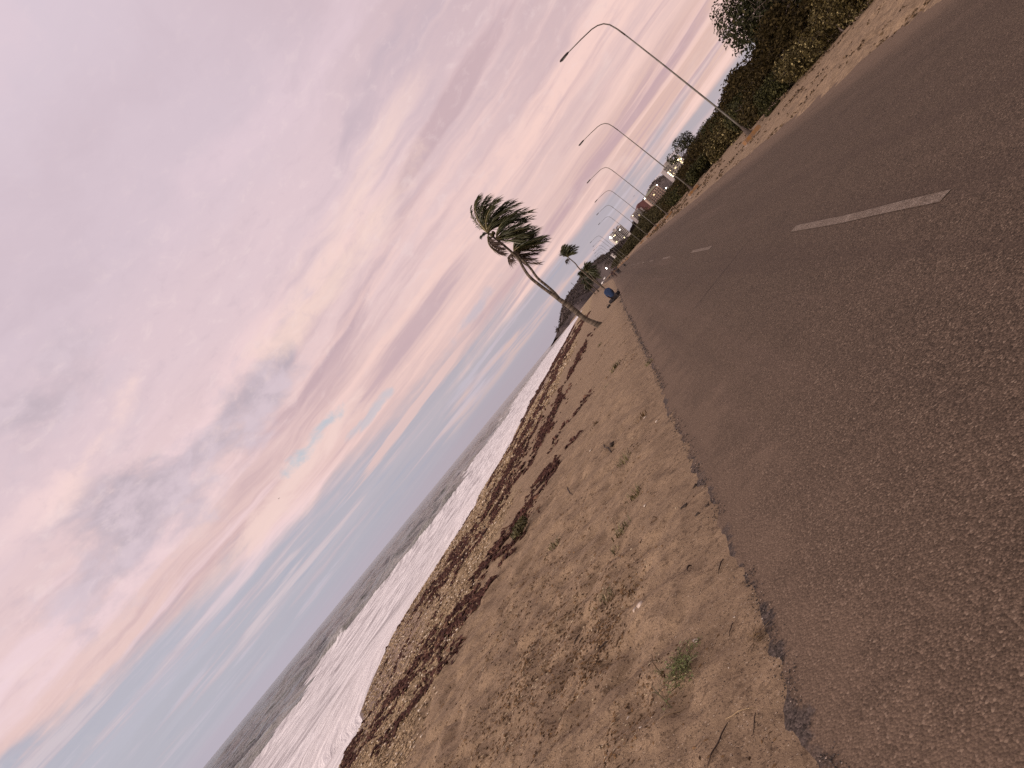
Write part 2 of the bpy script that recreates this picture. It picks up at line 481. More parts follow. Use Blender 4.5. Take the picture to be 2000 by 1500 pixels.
def make_sand():
    ys = ylines()
    right = [-700, -450, -300, -200, -140, -100, -75, -60, -50, -42, -36, -31, -27, -24, -22, -20.5, -19.5]
    right += list(np.arange(-18.5, -7.9, .13)) + list(np.arange(-7.5, -.7, 1.1))
    sl = right + list(np.arange(-.62, .6, .03)) + list(np.arange(.6, 6, .05)) + list(np.arange(6, 17, .09))
    while sl[-1] < 400: sl.append(sl[-1] + max(.1, (sl[-1] - 16.0) * .16))
    s = np.array(sl); S, Y = np.meshgrid(s, ys)
    # widen the land strip on the right where the road bends
    Xc = LE(Y) - S
    sp = np.maximum(.035, Y * .0085)
    Z = ground(Xc, Y, sp)
    q = S / (LE(Y) - WX(Y))
    V = np.stack([Xc, Y, Z], -1).reshape(-1, 3)
    me = np_mesh('sand', V, [grid_faces(len(ys), len(s))[:, ::-1]], sand_material(), True, {'q': q.ravel(), 's': S.ravel()})
    tag(link('sand', me), 'tan beach sand with shell grit sloping from the road to the surf', 'sand', kind='structure')
make_sand()

# ------------------------------------------------------------------ road
def road_colour(nt, P, ac):
    sp1 = sep(nt, voronoi(nt, P, 88.0, out='Color'))[0]; sp2 = sep(nt, voronoi(nt, P, 150.0, out='Color'))[1]
    big = noise(nt, P, .35, 4, .6); mid = noise(nt, P, 3.0, 5, .65); fin = noise(nt, P, 45.0, 4, .7)
    vg = voronoi(nt, P, 88.0, 'DISTANCE_TO_EDGE')
    c = mixc(nt, sp1.pw(1.5), RD_D, RD_L)
    c = mixc(nt, vg.step(.16, .03) * .6, c, (.014, .010, .008))
    c = mixc(nt, .35, c, mixc(nt, sp2, RD_D, RD_L))
    c = mixc(nt, fin.step(.36, .64) * .15, c, RD_M)
    lg = noise(nt, P, 1.1, 5, .7)
    c = mixc(nt, lg.step(.52, .70) * .35, c, (.045, .032, .025)); c = mixc(nt, lg.step(.46, .28) * .3, c, (.115, .08, .061))
    c = mixc(nt, sp1.step(.95, .99) * .7, c, (.25, .185, .14))
    c = mixc(nt, sp2.step(.1, .02) * .7, c, (.022, .016, .013))
    # blown sand over both edges, streaks along the lanes
    x, y, z = sep(nt, P)
    st = noise(nt, comb(nt, ac * 1.6, y * .045, 3.0), 1.0, 4, .6)
    dust = (ac + (mid - .5) * .9 + (big - .5) * 1.8).step(2.2, .0) * .6
    dust = dust.max((ac + (mid - .5) * .8 + (lg - .5) * 1.6 + (fin - .5) * .8).step(.75, .1))
    dust = dust.max((ac + (mid - .5) * 1.0).step(7.2, 8.6))
    c = mixc(nt, dust * .5, c, (.19, .13, .094))
    c = mixc(nt, st.step(.5, .7) * .35, c, (.06, .04, .033)); c = mixc(nt, st.step(.48, .3) * .25, c, (.15, .1, .08))
    return c, sp1, fin, mid
RD_D, RD_L, RD_M = (.016, .0108, .0078), (.212, .147, .109), (.046, .031, .0235)

def road_material():
    m, nt, b = new_mat('asphalt'); P = objco(nt); ac = attr(nt, 'across'); al = attr(nt, 'along')
    c, sp1, fin, mid = road_colour(nt, P, ac)
    # crumbled dark bitumen on the seaward edge
    ed = (ac + (noise(nt, P, 9.0, 4, .7) - .5) * .30 + (noise(nt, P, 1.3, 3) - .5) * .25).step(.02, -.03)
    ed = ed * noise(nt, comb(nt, al * 1.1, 3.0), 1.0, 3, .6).step(.38, .5)
    c = mixc(nt, ed * .8, c, mixc(nt, sp1, (.018, .016, .017), (.10, .08, .075)))
    # a sealed joint across the near lane
    jx = al + (noise(nt, P, 1.5, 3) - .5) * .35 - ac * .25
    jo = (jx - 14.05).abs().step(.075, .02) * ac.step(1.0, 1.4) * ac.step(3.1, 2.6)
    c = mixc(nt, jo * .65, c, (.035, .024, .02))
    setin(nt, b, 'Base Color', c); b.inputs['Roughness'].default_value = .9; b.inputs['Specular IOR Level'].default_value = .12
    vd = voronoi(nt, P, 88.0)
    bump(nt, vd * -1.0 + fin * .8, .7, .005, b)
    return m

def make_road():
    ys = [-16.0]
    while ys[-1] < 1400: ys.append(ys[-1] + max(.5, ys[-1] * .03))
    ys = np.array(ys); k = np.linspace(0, 1, 25); Y, K = np.meshgrid(ys, k, indexing='ij')
    le, re = LE(Y) - .35, RE(Y) + .45
    Xc = le + (re - le) * K
    Z = .012 * np.sin(K * math.pi) + .006 * fbm(Xc / 2.5, Y / 6, 5, 2) * sstep(0, .1, K) * sstep(1, .9, K)
    V = np.stack([Xc, Y, Z], -1).reshape(-1, 3)
    me = np_mesh('road', V, [grid_faces(*Y.shape)], road_material(), True, {'across': (Xc - LE(Y)).ravel(), 'along': Y.ravel()})
    tag(link('road', me), 'worn brown asphalt road running along the beach', 'road', kind='structure')
    # worn white centre dashes
    m, nt, b = new_mat('road_paint'); P = objco(nt)
    c, sp1, fin, mid = road_colour(nt, P, X(nt, node(nt, 'ShaderNodeValue').outputs[0]) + 3.5)
    wear = (noise(nt, P, 38.0, 4, .75) * .7 + sp1 * .3 + mid * .35).step(.55, .68)
    setin(nt, b, 'Base Color', mixc(nt, wear * .8, mixc(nt, sp1, (.20, .155, .13), (.37, .30, .255)), c)); b.inputs['Roughness'].default_value = .85
    b.inputs['Specular IOR Level'].default_value = .12
    bump(nt, voronoi(nt, P, 62.0) * -1.0, .9, .015, b)
    V = []; F = []
    y0 = 6.34
    while y0 < 330:
        n = 12; L = 5.0
        base = len(V)
        for i in range(n + 1):
            y = y0 + L * i / n; f = (1.98 + .82) / 8.6
            xc = LE(y) + (RE(y) - LE(y)) * (.325 if y < 60 else .325 - .0)
            w = .06
            for sgn in (-1, 1):
                kk = (xc + sgn * w - LE(y) + .35) / (RE(y) - LE(y) + .8)
                V.append((xc + sgn * w * (1 + .12 * (random.random() - .5)), y, .012 * math.sin(kk * math.pi) + .006 * float(fbm(xc / 2.5, y / 6, 5, 2)) + .006))
        for i in range(n): F.append((base + 2 * i, base + 2 * i + 1, base + 2 * i + 3, base + 2 * i + 2))
        y0 += 14.1
    me = bpy.data.meshes.new('road_markings'); me.from_pydata(V, [], F); me.update(); me.materials.append(m)
    tag(link('road_markings', me), 'worn white centre line dashes on the road', 'road marking', kind='structure')
make_road()

# ------------------------------------------------------------------ sea
D0 = tab([(-60, 24), (30, 25), (43, 24), (56, 28), (66, 28), (72, 23), (82, 15), (95, 16), (112, 19), (140, 17), (192, 20), (300, 24), (420, 27), (800, 30), (1500, 30), (30000, 30)])

def sea_material():
    m, nt, b = new_mat('sea'); P = objco(nt); uv = attr(nt, 'shore', 'Vector'); d, y, _ = sep(nt, uv); fo = attr(nt, 'foam')
    wp = noise(nt, comb(nt, d * .12, y * .05, 9.0), 1.0, 4, .6) - .5
    st = noise(nt, comb(nt, d * 1.3 + wp * 1.6, y * .09), 1.0, 6, .70)
    st2 = noise(nt, comb(nt, d * 2.6 + wp * 2.0, y * .30, 3.0), 1.0, 4, .65)
    mot = noise(nt, comb(nt, d * .5, y * .35, 6.0), 1.0, 6, .68)
    front = attr(nt, 'front')
    f = (fo * 1.05 + (st - .5) * .55 + (st2 - .5) * .6 + (mot - .5) * front * 1.5 + (mot - .5) * .5).step(.34, .70)
    caps = noise(nt, comb(nt, d * .09, y * .045, 5.0), 1.0, 6, .75).step(.655, .73) * .5 * d.step(20, 40)
    f = f.max(caps)
    sw = noise(nt, comb(nt, d * .075 + wp, y * .06), 1.0, 6, .74)
    wc = mixc(nt, sw.step(.40, .60), (.014, .018, .015), (.110, .120, .100))  # dark faces and bright backs of waves painted into the water colour
    wc = mixc(nt, attr(nt, 'swell').step(.2, .8) * .8, wc, (.20, .195, .165))
    tone = (st * .55 + st2 * .45 + mot * .3).step(.50, .76)
    fc = mixc(nt, tone, (.36, .33, .345), (.80, .765, .785))
    fc = mixc(nt, d.step(7, 0) * .6, fc, (.74, .69, .70))
    setin(nt, b, 'Base Color', mixc(nt, f, wc, fc))
    setin(nt, b, 'Roughness', f * .5 + .14); b.inputs['IOR'].default_value = 1.33
    setin(nt, b, 'Specular IOR Level', f * -.22 + .32)
    h = noise(nt, comb(nt, d * .16, y * .07), 1.0, 6, .66)
    h2 = noise(nt, comb(nt, d * .9, y * .35, 2.0), 1.0, 4, .6)
    n0 = bump(nt, h * (1.0 - f), 1.0, 2.6, None)
    bump(nt, h2 * .5 + st * f, .7, .35, b, n0)
    return m

def make_sea():
    y = list(np.arange(4, 12, 1.0))
    while y[-1] < 26000: y.append(y[-1] + max(.3, y[-1] * .0105))
    y = np.array([-400, -60, -20, 0] + y)
    d = list(np.arange(-7, 34, .32))
    while d[-1] < 26000: d.append(d[-1] + max(.34, (d[-1] - 20) * .02))
    d = np.array(d); Dd, Y = np.meshgrid(d, y)
    n0 = fbm(Y / 14, Dd / 40, 3, 3); d0 = D0(Y) + 5.5 * n0 + 3.4 * fbm(Y / 3.0, Dd / 5, 8, 4)
    spc = np.maximum(.32, np.maximum(Y * .0105, (Dd - 20) * .02))
    z = np.zeros_like(Y)
    inz = sstep(d0 + .5, d0 - 1.0, Dd) * (Dd > -8)
    sw = np.exp(-((Dd - d0 - 1.5) / 3.0) ** 2) * (.75 + .5 * fbm(Y / 9, Y * 0 + 2, 6, 2))
    z += .42 * sw * np.clip(Dd / 6, 0, 1)
    z += inz * (.07 * np.clip(Dd / 10, 0, 1) + .10 * fbm(Dd / 1.6, Y / 5, 12, 3) * np.clip(Dd / 3, 0, 1))
    off = sstep(d0 - 1, d0 + 4, Dd)
    fade = lambda lam: np.clip((lam / spc - 2) / 2, 0, 1)
    z += off * (.30 * fade(28.) * np.sin(2 * math.pi * (Dd + 5 * n0 + 8 * fbm(Y / 60, Dd / 90, 15, 2)) / 27.0)
                + 1.25 * fade(13.) * (.42 - np.abs(fbm(Dd / 11, Y / 17, 22, 3))) + .55 * fade(4.5) * (.35 - np.abs(fbm(Dd / 4.2, Y / 7, 33, 3))))
    sw2 = np.clip(sw, 0, 1) * (1 - inz)
    # old broken foam trailing beyond the front
    fo = np.clip(inz * 1.0 + .42 * sstep(d0 + 14, d0 + 2, Dd) * (fbm(Dd / 5, Y / 16, 44, 4) > .18), 0, 1)
    fo = np.where(Dd < 0, 1.0, fo)
    z += .05 * sstep(3, 0, Dd)
    fr = inz * sstep(d0 - 9, d0 - .5, Dd)
    Xc = WX(Y) - Dd
    V = np.stack([Xc, Y, SEA + z], -1).reshape(-1, 3)
    me = np_mesh('sea', V, [grid_faces(len(y), len(d))[:, ::-1]], sea_material(), True,
                 {'shore': np.stack([Dd, Y, 0 * Y], -1).reshape(-1, 3), 'foam': fo.ravel(), 'front': fr.ravel(), 'swell': sw2.ravel()})
    tag(link('sea', me), 'grey green sea with white surf running up the beach', 'sea', kind='structure')
make_sea()

# ------------------------------------------------------------------ scattered ground stuff
def scatter_mesh(name, P, size, mat, shape='pebble', flatz=.55, seed=1, elong=1.0, sink=.25, azim=None):
    """many small solids in one mesh: octahedral pebbles or crumpled flakes"""
    r = np.random.default_rng(seed); n = len(P)
    a = r.uniform(0, 2 * math.pi, n) if azim is None else azim
    L = size * r.uniform(.7, 1.3, n) * elong; W = size * r.uniform(.6, 1.1, n); Hh = size * flatz * r.uniform(.6, 1.3, n)
    ca, sa = np.cos(a), np.sin(a)
    ax = np.stack([ca, sa, 0 * ca], -1); ay = np.stack([-sa, ca, 0 * ca], -1); az = np.array([0, 0, 1.0])
    c = P + az * (Hh * (.5 - sink))[:, None]
    j = lambda: r.uniform(.75, 1.25, n)[:, None]
    if shape == 'pebble':
        vs = [c + ax * (L / 2)[:, None] * j(), c + ay * (W / 2)[:, None] * j(), c - ax * (L / 2)[:, None] * j(), c - ay * (W / 2)[:, None] * j(),
              c + az * (Hh / 2)[:, None] * j() + ax * (L * r.uniform(-.15, .15, n))[:, None], c - az * (Hh / 2)[:, None]]
        F = np.array([(0, 1, 4), (1, 2, 4), (2, 3, 4), (3, 0, 4), (1, 0, 5), (2, 1, 5), (3, 2, 5), (0, 3, 5)])
    else:
        t1, t2 = r.uniform(-1, 1, (2, n))
        vs = [c + ax * (L / 2)[:, None] + az * (Hh * t1)[:, None], c + ay * (W / 2)[:, None] * j() + az * (Hh * .5)[:, None],
              c - ax * (L / 2)[:, None] + az * (Hh * t2)[:, None], c - ay * (W / 2)[:, None] * j() - az * (Hh * .2)[:, None],
              c + az * (Hh * .9)[:, None]]
        F = np.array([(0, 1, 4), (1, 2, 4), (2, 3, 4), (3, 0, 4)])
    k = len(vs); V = np.stack(vs, 1).reshape(-1, 3)
    FF = (F[None] + (np.arange(n) * k)[:, None, None]).reshape(-1, 3)
    t = np.repeat(r.uniform(0, 1, n), k)
    return np_mesh(name, V, [FF], mat, False, {'tint': t})

def place(xs, ys):
    return np.stack([xs, ys, ground(xs, ys)], -1)

def keep(x, y, p): 
    k = rng.random(len(x)) < p; return x[k], y[k]

def make_beach_stuff():
    # seaweed wrack: scalloped lines, each a polyline on the beach with a width
    lines = [([(655, 1505), (700, 1450), (745, 1400), (775, 1365), (830, 1290), (872, 1228), (925, 1165), (985, 1105)], .75, 1.0),
             ([(735, 1460), (800, 1390), (860, 1310), (905, 1245)], .35, .45),
             ([(812, 1190), (850, 1135), (905, 1075), (950, 1005), (985, 940), (1018, 870), (1045, 810), (1068, 765), (1088, 722), (1108, 685), (1130, 645), (1143, 622)], .8, 1.0),
             ([(850, 1150), (910, 1085), (945, 1040), (985, 985), (1030, 900), (1060, 845)], .6, .7),
             ([(880, 1200), (930, 1120), (990, 1050), (1030, 985), (1075, 930), (1090, 905)], .45, .75),
             ([(1052, 935), (1075, 915), (1090, 905)], .55, 1.0),
             ([(1085, 870), (1115, 820), (1135, 790), (1155, 765)], .3, .5),
             ([(1060, 850), (1090, 790), (1110, 740), (1135, 690), (1150, 655)], .4, .45),
             ([(990, 890), (1012, 845), (1040, 790), (1062, 745), (1085, 703), (1120, 640)], .5, .8),
             ([(960, 1010), (1000, 950), (1020, 920)], .5, .8)]
    X_, Y_ = [], []
    for pts, wd, den in lines:
        Pw = np.array([onto(*p)[:2] for p in pts])
        seg = np.linalg.norm(np.diff(Pw, axis=0), axis=1)
        for i in range(len(seg)):
            dist = max(4.0, np.linalg.norm(Pw[i]))
            cnt = int(den * seg[i] * wd * 1100 * min(1, (16 / dist)) ** 1.0)
            t = rng.random(cnt); off = rng.normal(0, wd * .75, cnt)
            p = Pw[i] + (Pw[i + 1] - Pw[i]) * t[:, None]
            dv = (Pw[i + 1] - Pw[i]) / max(seg[i], 1e-6); nv = np.array([-dv[1], dv[0]])
            p = p + nv * off[:, None]
            al = (p @ dv); ac = p @ nv
            m = fbm(al / 2.6, ac / .30, 301, 4) > (-.04 + .14 * np.abs(off) / wd)
            X_.append(p[m, 0]); Y_.append(p[m, 1])
    # thin loose scatter along the lower beach
    n = 42000; yy = 9 + 150 * rng.random(n) ** 2.2; qq = rng.uniform(.45, .97, n)
    xx = LE(yy) - qq * (LE(yy) - WX(yy))
    m = fbm(xx / .55 - .12 * yy, yy / 3.5, 305, 4) > .40
    X_.append(xx[m]); Y_.append(yy[m])
    xs, ys = np.concatenate(X_), np.concatenate(Y_)
    dd = np.hypot(xs, ys)
    sz = .05 + .0021 * dd
    mat = leafy('seaweed', (.028, .011, .009), (.085, .036, .028), (.15, .085, .055), .8, .15)
    me = scatter_mesh('seaweed', place(xs, ys), sz, mat, 'flake', .45, 5, 1.7, .3)
    tag(link('seaweed', me), 'dark brown seaweed washed up in scalloped lines along the surf', 'seaweed', kind='stuff')
    # shell and coral grit
    n = 60000; yy = 6.5 + 60 * rng.random(n) ** 2.6; qq = rng.uniform(.3, .96, n)
    xx = LE(yy) - qq * (LE(yy) - WX(yy))
    pr = np.clip(sstep(.34, .40, qq + .05 * fbm(xx / 2, yy / 2, 311, 2)), 0, 1) * .8
    xs, ys = keep(xx, yy, pr); dd = np.hypot(xs, ys)
    mat = leafy('shell_grit', (.11, .07, .042), (.44, .32, .2), (.58, .49, .40), .8, .2)
    me = scatter_mesh('shell_grit', place(xs, ys), .022 + .0022 * dd, mat, 'pebble', .5, 6, 1.25)
    tag(link('shell_grit', me), 'coarse tan shell and coral grit covering the lower beach', 'shell grit', kind='stuff')
    # brown leaf litter caught in the dry sand
    xs_, ys_ = [], []
    for (px, py, rx, ry, cnt) in [(1150, 1215, .55, .3, 900), (1195, 1200, .35, .25, 500), (1070, 1230, .7, .35, 1100), (1050, 1290, .6, .3, 700), (1100, 1330, .5, .25, 400),
                                  (1165, 1275, .25, .12, 300), (1150, 1310, .2, .1, 220), (1195, 1275, .15, .06, 120), (1215, 1420, .25, .12, 260), (1100, 1390, .3, .15, 240),
                                  (1010, 1400, .6, .3, 700), (1230, 1460, .3, .12, 240), (1040, 1130, .9, .6, 500), (1100, 1100, .8, .5, 260), (1000, 1220, .8, .5, 700), (940, 1420, .8, .4, 700)]:
        cnt = int(cnt * .5); c = onto(px, py); a = rng.normal(0, 1, (cnt, 2))
        xs_.append(c[0] + a[:, 0] * rx * .6); ys_.append(c[1] + a[:, 1] * ry * 1.0 + a[:, 0] * .15)
    n = 9000; yy = 2.2 + 26 * rng.random(n) ** 1.8; xx = LE(yy) - rng.uniform(.15, 7.5, n)
    m = fbm(xx / .8, yy / .8, 321, 4) > .24
    xs_.append(xx[m]); ys_.append(yy[m])
    xs, ys = np.concatenate(xs_), np.concatenate(ys_); m = xs < LE(ys) - .12; xs, ys = xs[m], ys[m]
    mat = leafy('dry_litter', (.035, .02, .012), (.21, .125, .065), (.38, .3, .21), .85, .1)
    me = scatter_mesh('leaf_litter', place(xs, ys), .011 + .0014 * np.hypot(xs, ys), mat, 'flake', .35, 7, 1.8, .35)
    tag(link('leaf_litter', me), 'brown dry leaf and weed litter strewn over the sand', 'leaf litter', kind='stuff')
    # bitumen crumbs along the broken road edge
    n = 3800; yy = 2.0 + 75 * rng.random(n) ** 2.0; xx = LE(yy) + rng.normal(.0, .022 + .0022 * yy, n)
    m = (ground(xx, yy) > -.02) & (ground(xx, yy) < .02) & (fbm(yy / .9, xx * 0 + 3, 331, 3) > -.12)
    xs, ys = xx[m], yy[m]; p = place(xs, ys); p[:, 2] = np.maximum(p[:, 2], .004)
    mat = leafy('bitumen_crumbs', (.018, .016, .016), (.085, .065, .058), (.3, .23, .19), .8, .2)
    me = scatter_mesh('asphalt_crumbs', p, .006 + .0009 * np.hypot(xs, ys), mat, 'pebble', .7, 8, 1.2)
    tag(link('asphalt_crumbs', me), 'dark asphalt crumbs along the broken edge of the road', 'asphalt crumbs', kind='stuff')
    # tufts, stones and litter of the far sandy shoulder
    n = 7000; yy = 18 + 150 * rng.random(n) ** 2; xx = RE(yy) + rng.uniform(.2, 6.2, n)
    m = fbm(xx / .9, yy / 2.5, 341, 4) > .15; xs, ys = xx[m], yy[m]
    me = scatter_mesh('shoulder_litter', place(xs, ys), .05 + .0016 * np.hypot(xs, ys), mat_litter2(), 'flake', .5, 9, 1.7, .3)
    tag(link('shoulder_litter', me), 'dark leaf litter on the sandy shoulder under the hedge', 'leaf litter', kind='stuff')
def mat_litter2(): return leafy('shoulder_litter', (.03, .019, .012), (.12, .078, .045), (.22, .15, .1), .85, .1)
make_beach_stuff()

# ------------------------------------------------------------------ foliage
def rand_dirs(r, n):
    v = r.normal(0, 1, (n, 3)); return v / np.linalg.norm(v, axis=1)[:, None]

def leaves(P, size, r, up=.35, aspect=.55, tint=None, outward=None, fold=.25):
    """kite-shaped, slightly folded leaves at points P"""
    n = len(P); size = np.broadcast_to(size, n)
    nr = rand_dirs(r, n); nr[:, 2] = np.abs(nr[:, 2]) * (1 - up) + up
    if outward is not None: nr = nr + outward * .7
    nr /= np.linalg.norm(nr, axis=1)[:, None]
    a = np.cross(nr, rand_dirs(r, n)); a /= np.linalg.norm(a, axis=1)[:, None] + 1e-9
    b = np.cross(nr, a); L = (size * r.uniform(.7, 1.3, n))[:, None]; W = L * aspect
    v = [P - a * L * .5, P + b * W * .5 + a * L * .05 + nr * L * fold * .5, P + a * L * .5, P - b * W * .5 + a * L * .05 + nr * L * fold * .5]
    V = np.stack(v, 1).reshape(-1, 3); i = np.arange(n)[:, None] * 4
    F = np.concatenate([i + np.array([[0, 1, 2]]), i + np.array([[0, 2, 3]])])
    t = r.uniform(0, 1, n) if tint is None else tint
    return V, F, np.repeat(t, 4)

def leaf_mesh(name, P, size, mat, seed=1, **k):
    r = np.random.default_rng(seed); V, F, t = leaves(P, size, r, **k)
    return np_mesh(name, V, [F], mat, False, {'tint': t})

def cloud_points(n, rx, ry, h, r, base=.0, lumps=9, shell=.75):
    """points of an uneven leafy mass: lumps spread over a dome, denser near their skins; returns points and outward directions"""
    cs = []
    for _ in range(lumps):
        w = r.uniform(0, 2 * math.pi); k = math.sqrt(r.uniform(0, 1)) * .78
        cx, cy = math.cos(w) * k, math.sin(w) * k
        cz = base + (h - base) * r.uniform(.22, .72) * (1 - .35 * k * k)
        rad = r.uniform(.26, .46)
        cs.append((cx * rx, cy * ry, cz, rad * rx, rad * ry, min(rad * 1.25 * (h - base) * .75, max(.15, h - cz))))
    cs = np.array(cs); w = cs[:, 3] * cs[:, 5]; k = r.choice(len(cs), n, p=w / w.sum())
    d = rand_dirs(r, n); rr = (shell + (1 - shell) * r.random(n)) * (1 + .16 * fbm(d[:, 0] * 2 + k, d[:, 1] * 2 + d[:, 2], 3, 2))
    inner = r.random(n) < .22; rr = np.where(inner, rr * r.random(n) ** .5, rr)
    P = cs[k, :3] + d * rr[:, None] * cs[k, 3:6]
    P[:, 2] = np.maximum(P[:, 2], .04 + .1 * r.random(n))
    return P, d

def twig_mesh(name, mat, segs, n=5):
    mb = MB()
    for pts, r0, r1 in segs:
        mb.tube(pts, list(np.linspace(r0, r1, len(pts))), n, cap=False)
    return mb.mesh(name, mat, True)

def branch_set(r, base, h, spread, count, r0, forks=3, lean=(0, 0)):
    segs = []
    top = Vector(base) + Vector((lean[0], lean[1], h * .38))
    segs.append(([Vector(base), Vector(base).lerp(top, .5) + Vector((r.normal(0, .05), r.normal(0, .05), 0)), top], r0, r0 * .72))
    for i in range(count):
        w = 2 * math.pi * (i + r.uniform(-.3, .3)) / count
        tip = top + Vector((math.cos(w) * spread * r.uniform(.5, .95), math.sin(w) * spread * r.uniform(.5, .95), h * r.uniform(.2, .55)))
        mid = top.lerp(tip, .5) + Vector((r.normal(0, .12), r.normal(0, .12), h * .06))
        segs.append(([top, mid, tip], r0 * .5, r0 * .14))
        for k in range(forks):
            p = top.lerp(tip, r.uniform(.4, .9)) + Vector((0, 0, h * .03))
            q = p + Vector((r.normal(0, 1), r.normal(0, 1), r.uniform(.1, .9))) * spread * .28
            segs.append(([p, p.lerp(q, .5) + Vector((0, 0, .05)), q], r0 * .2, r0 * .06))
    return segs

M_GRAPE = leafy('sea_grape_leaf', (.020, .014, .004), (.074, .056, .017), (.26, .21, .10), .6, .15)
M_BANK = leafy('hedge_leaf', (.012, .008, .003), (.038, .027, .009), (.065, .047, .02), .7, .08)  # leaf colour darkened to put shadow behind the front shrubs
M_GREEN = leafy('green_leaf', (.012, .012, .004), (.042, .040, .013), (.075, .068, .026), .65, .12)
M_GRAPE2 = leafy('olive_leaf', (.015, .010, .003), (.050, .037, .012), (.095, .07, .028), rough=.65, spec=.12)
M_TREE = leafy('dark_tree_leaf', (.010, .011, .005), (.036, .036, .014), (.055, .046, .02), .6, .12)
M_FAR = leafy('far_leaf', (.016, .013, .006), (.050, .042, .018), (.075, .06, .03), .7, .1)
M_TWIG = simple('grey_twig', (.10, .075, .065), .85, .4, 8)
M_BARK = simple('dark_bark', (.055, .04, .033), .9, .4, 10)

def shrub(x, y, rx, ry, h, label, mat, n=3000, leaf=.16, seed=1, name='shrub', group='shrubs of the roadside hedge', lumps=10, stems=True, proto=None, up=.35):
    z = g1(x, y) - .05
    t = empty(name, (x, y, z)); tag(t, label, name.replace('_', ' ').split()[-1] if name != 'sea_grape_shrub' else 'shrub', group)
    r = np.random.default_rng(seed)
    P, d = cloud_points(n, rx, ry, h, r, .0, lumps)
    link('foliage', leaf_mesh('foliage', P, leaf, mat, seed + 1, outward=d, up=up), t)
    if stems:
        link('stem', twig_mesh('stem', M_TWIG, branch_set(r, (0, 0, 0), h * .8, min(rx, ry) * .8, 6, .035 + .008 * h, 2)), t)
    return t

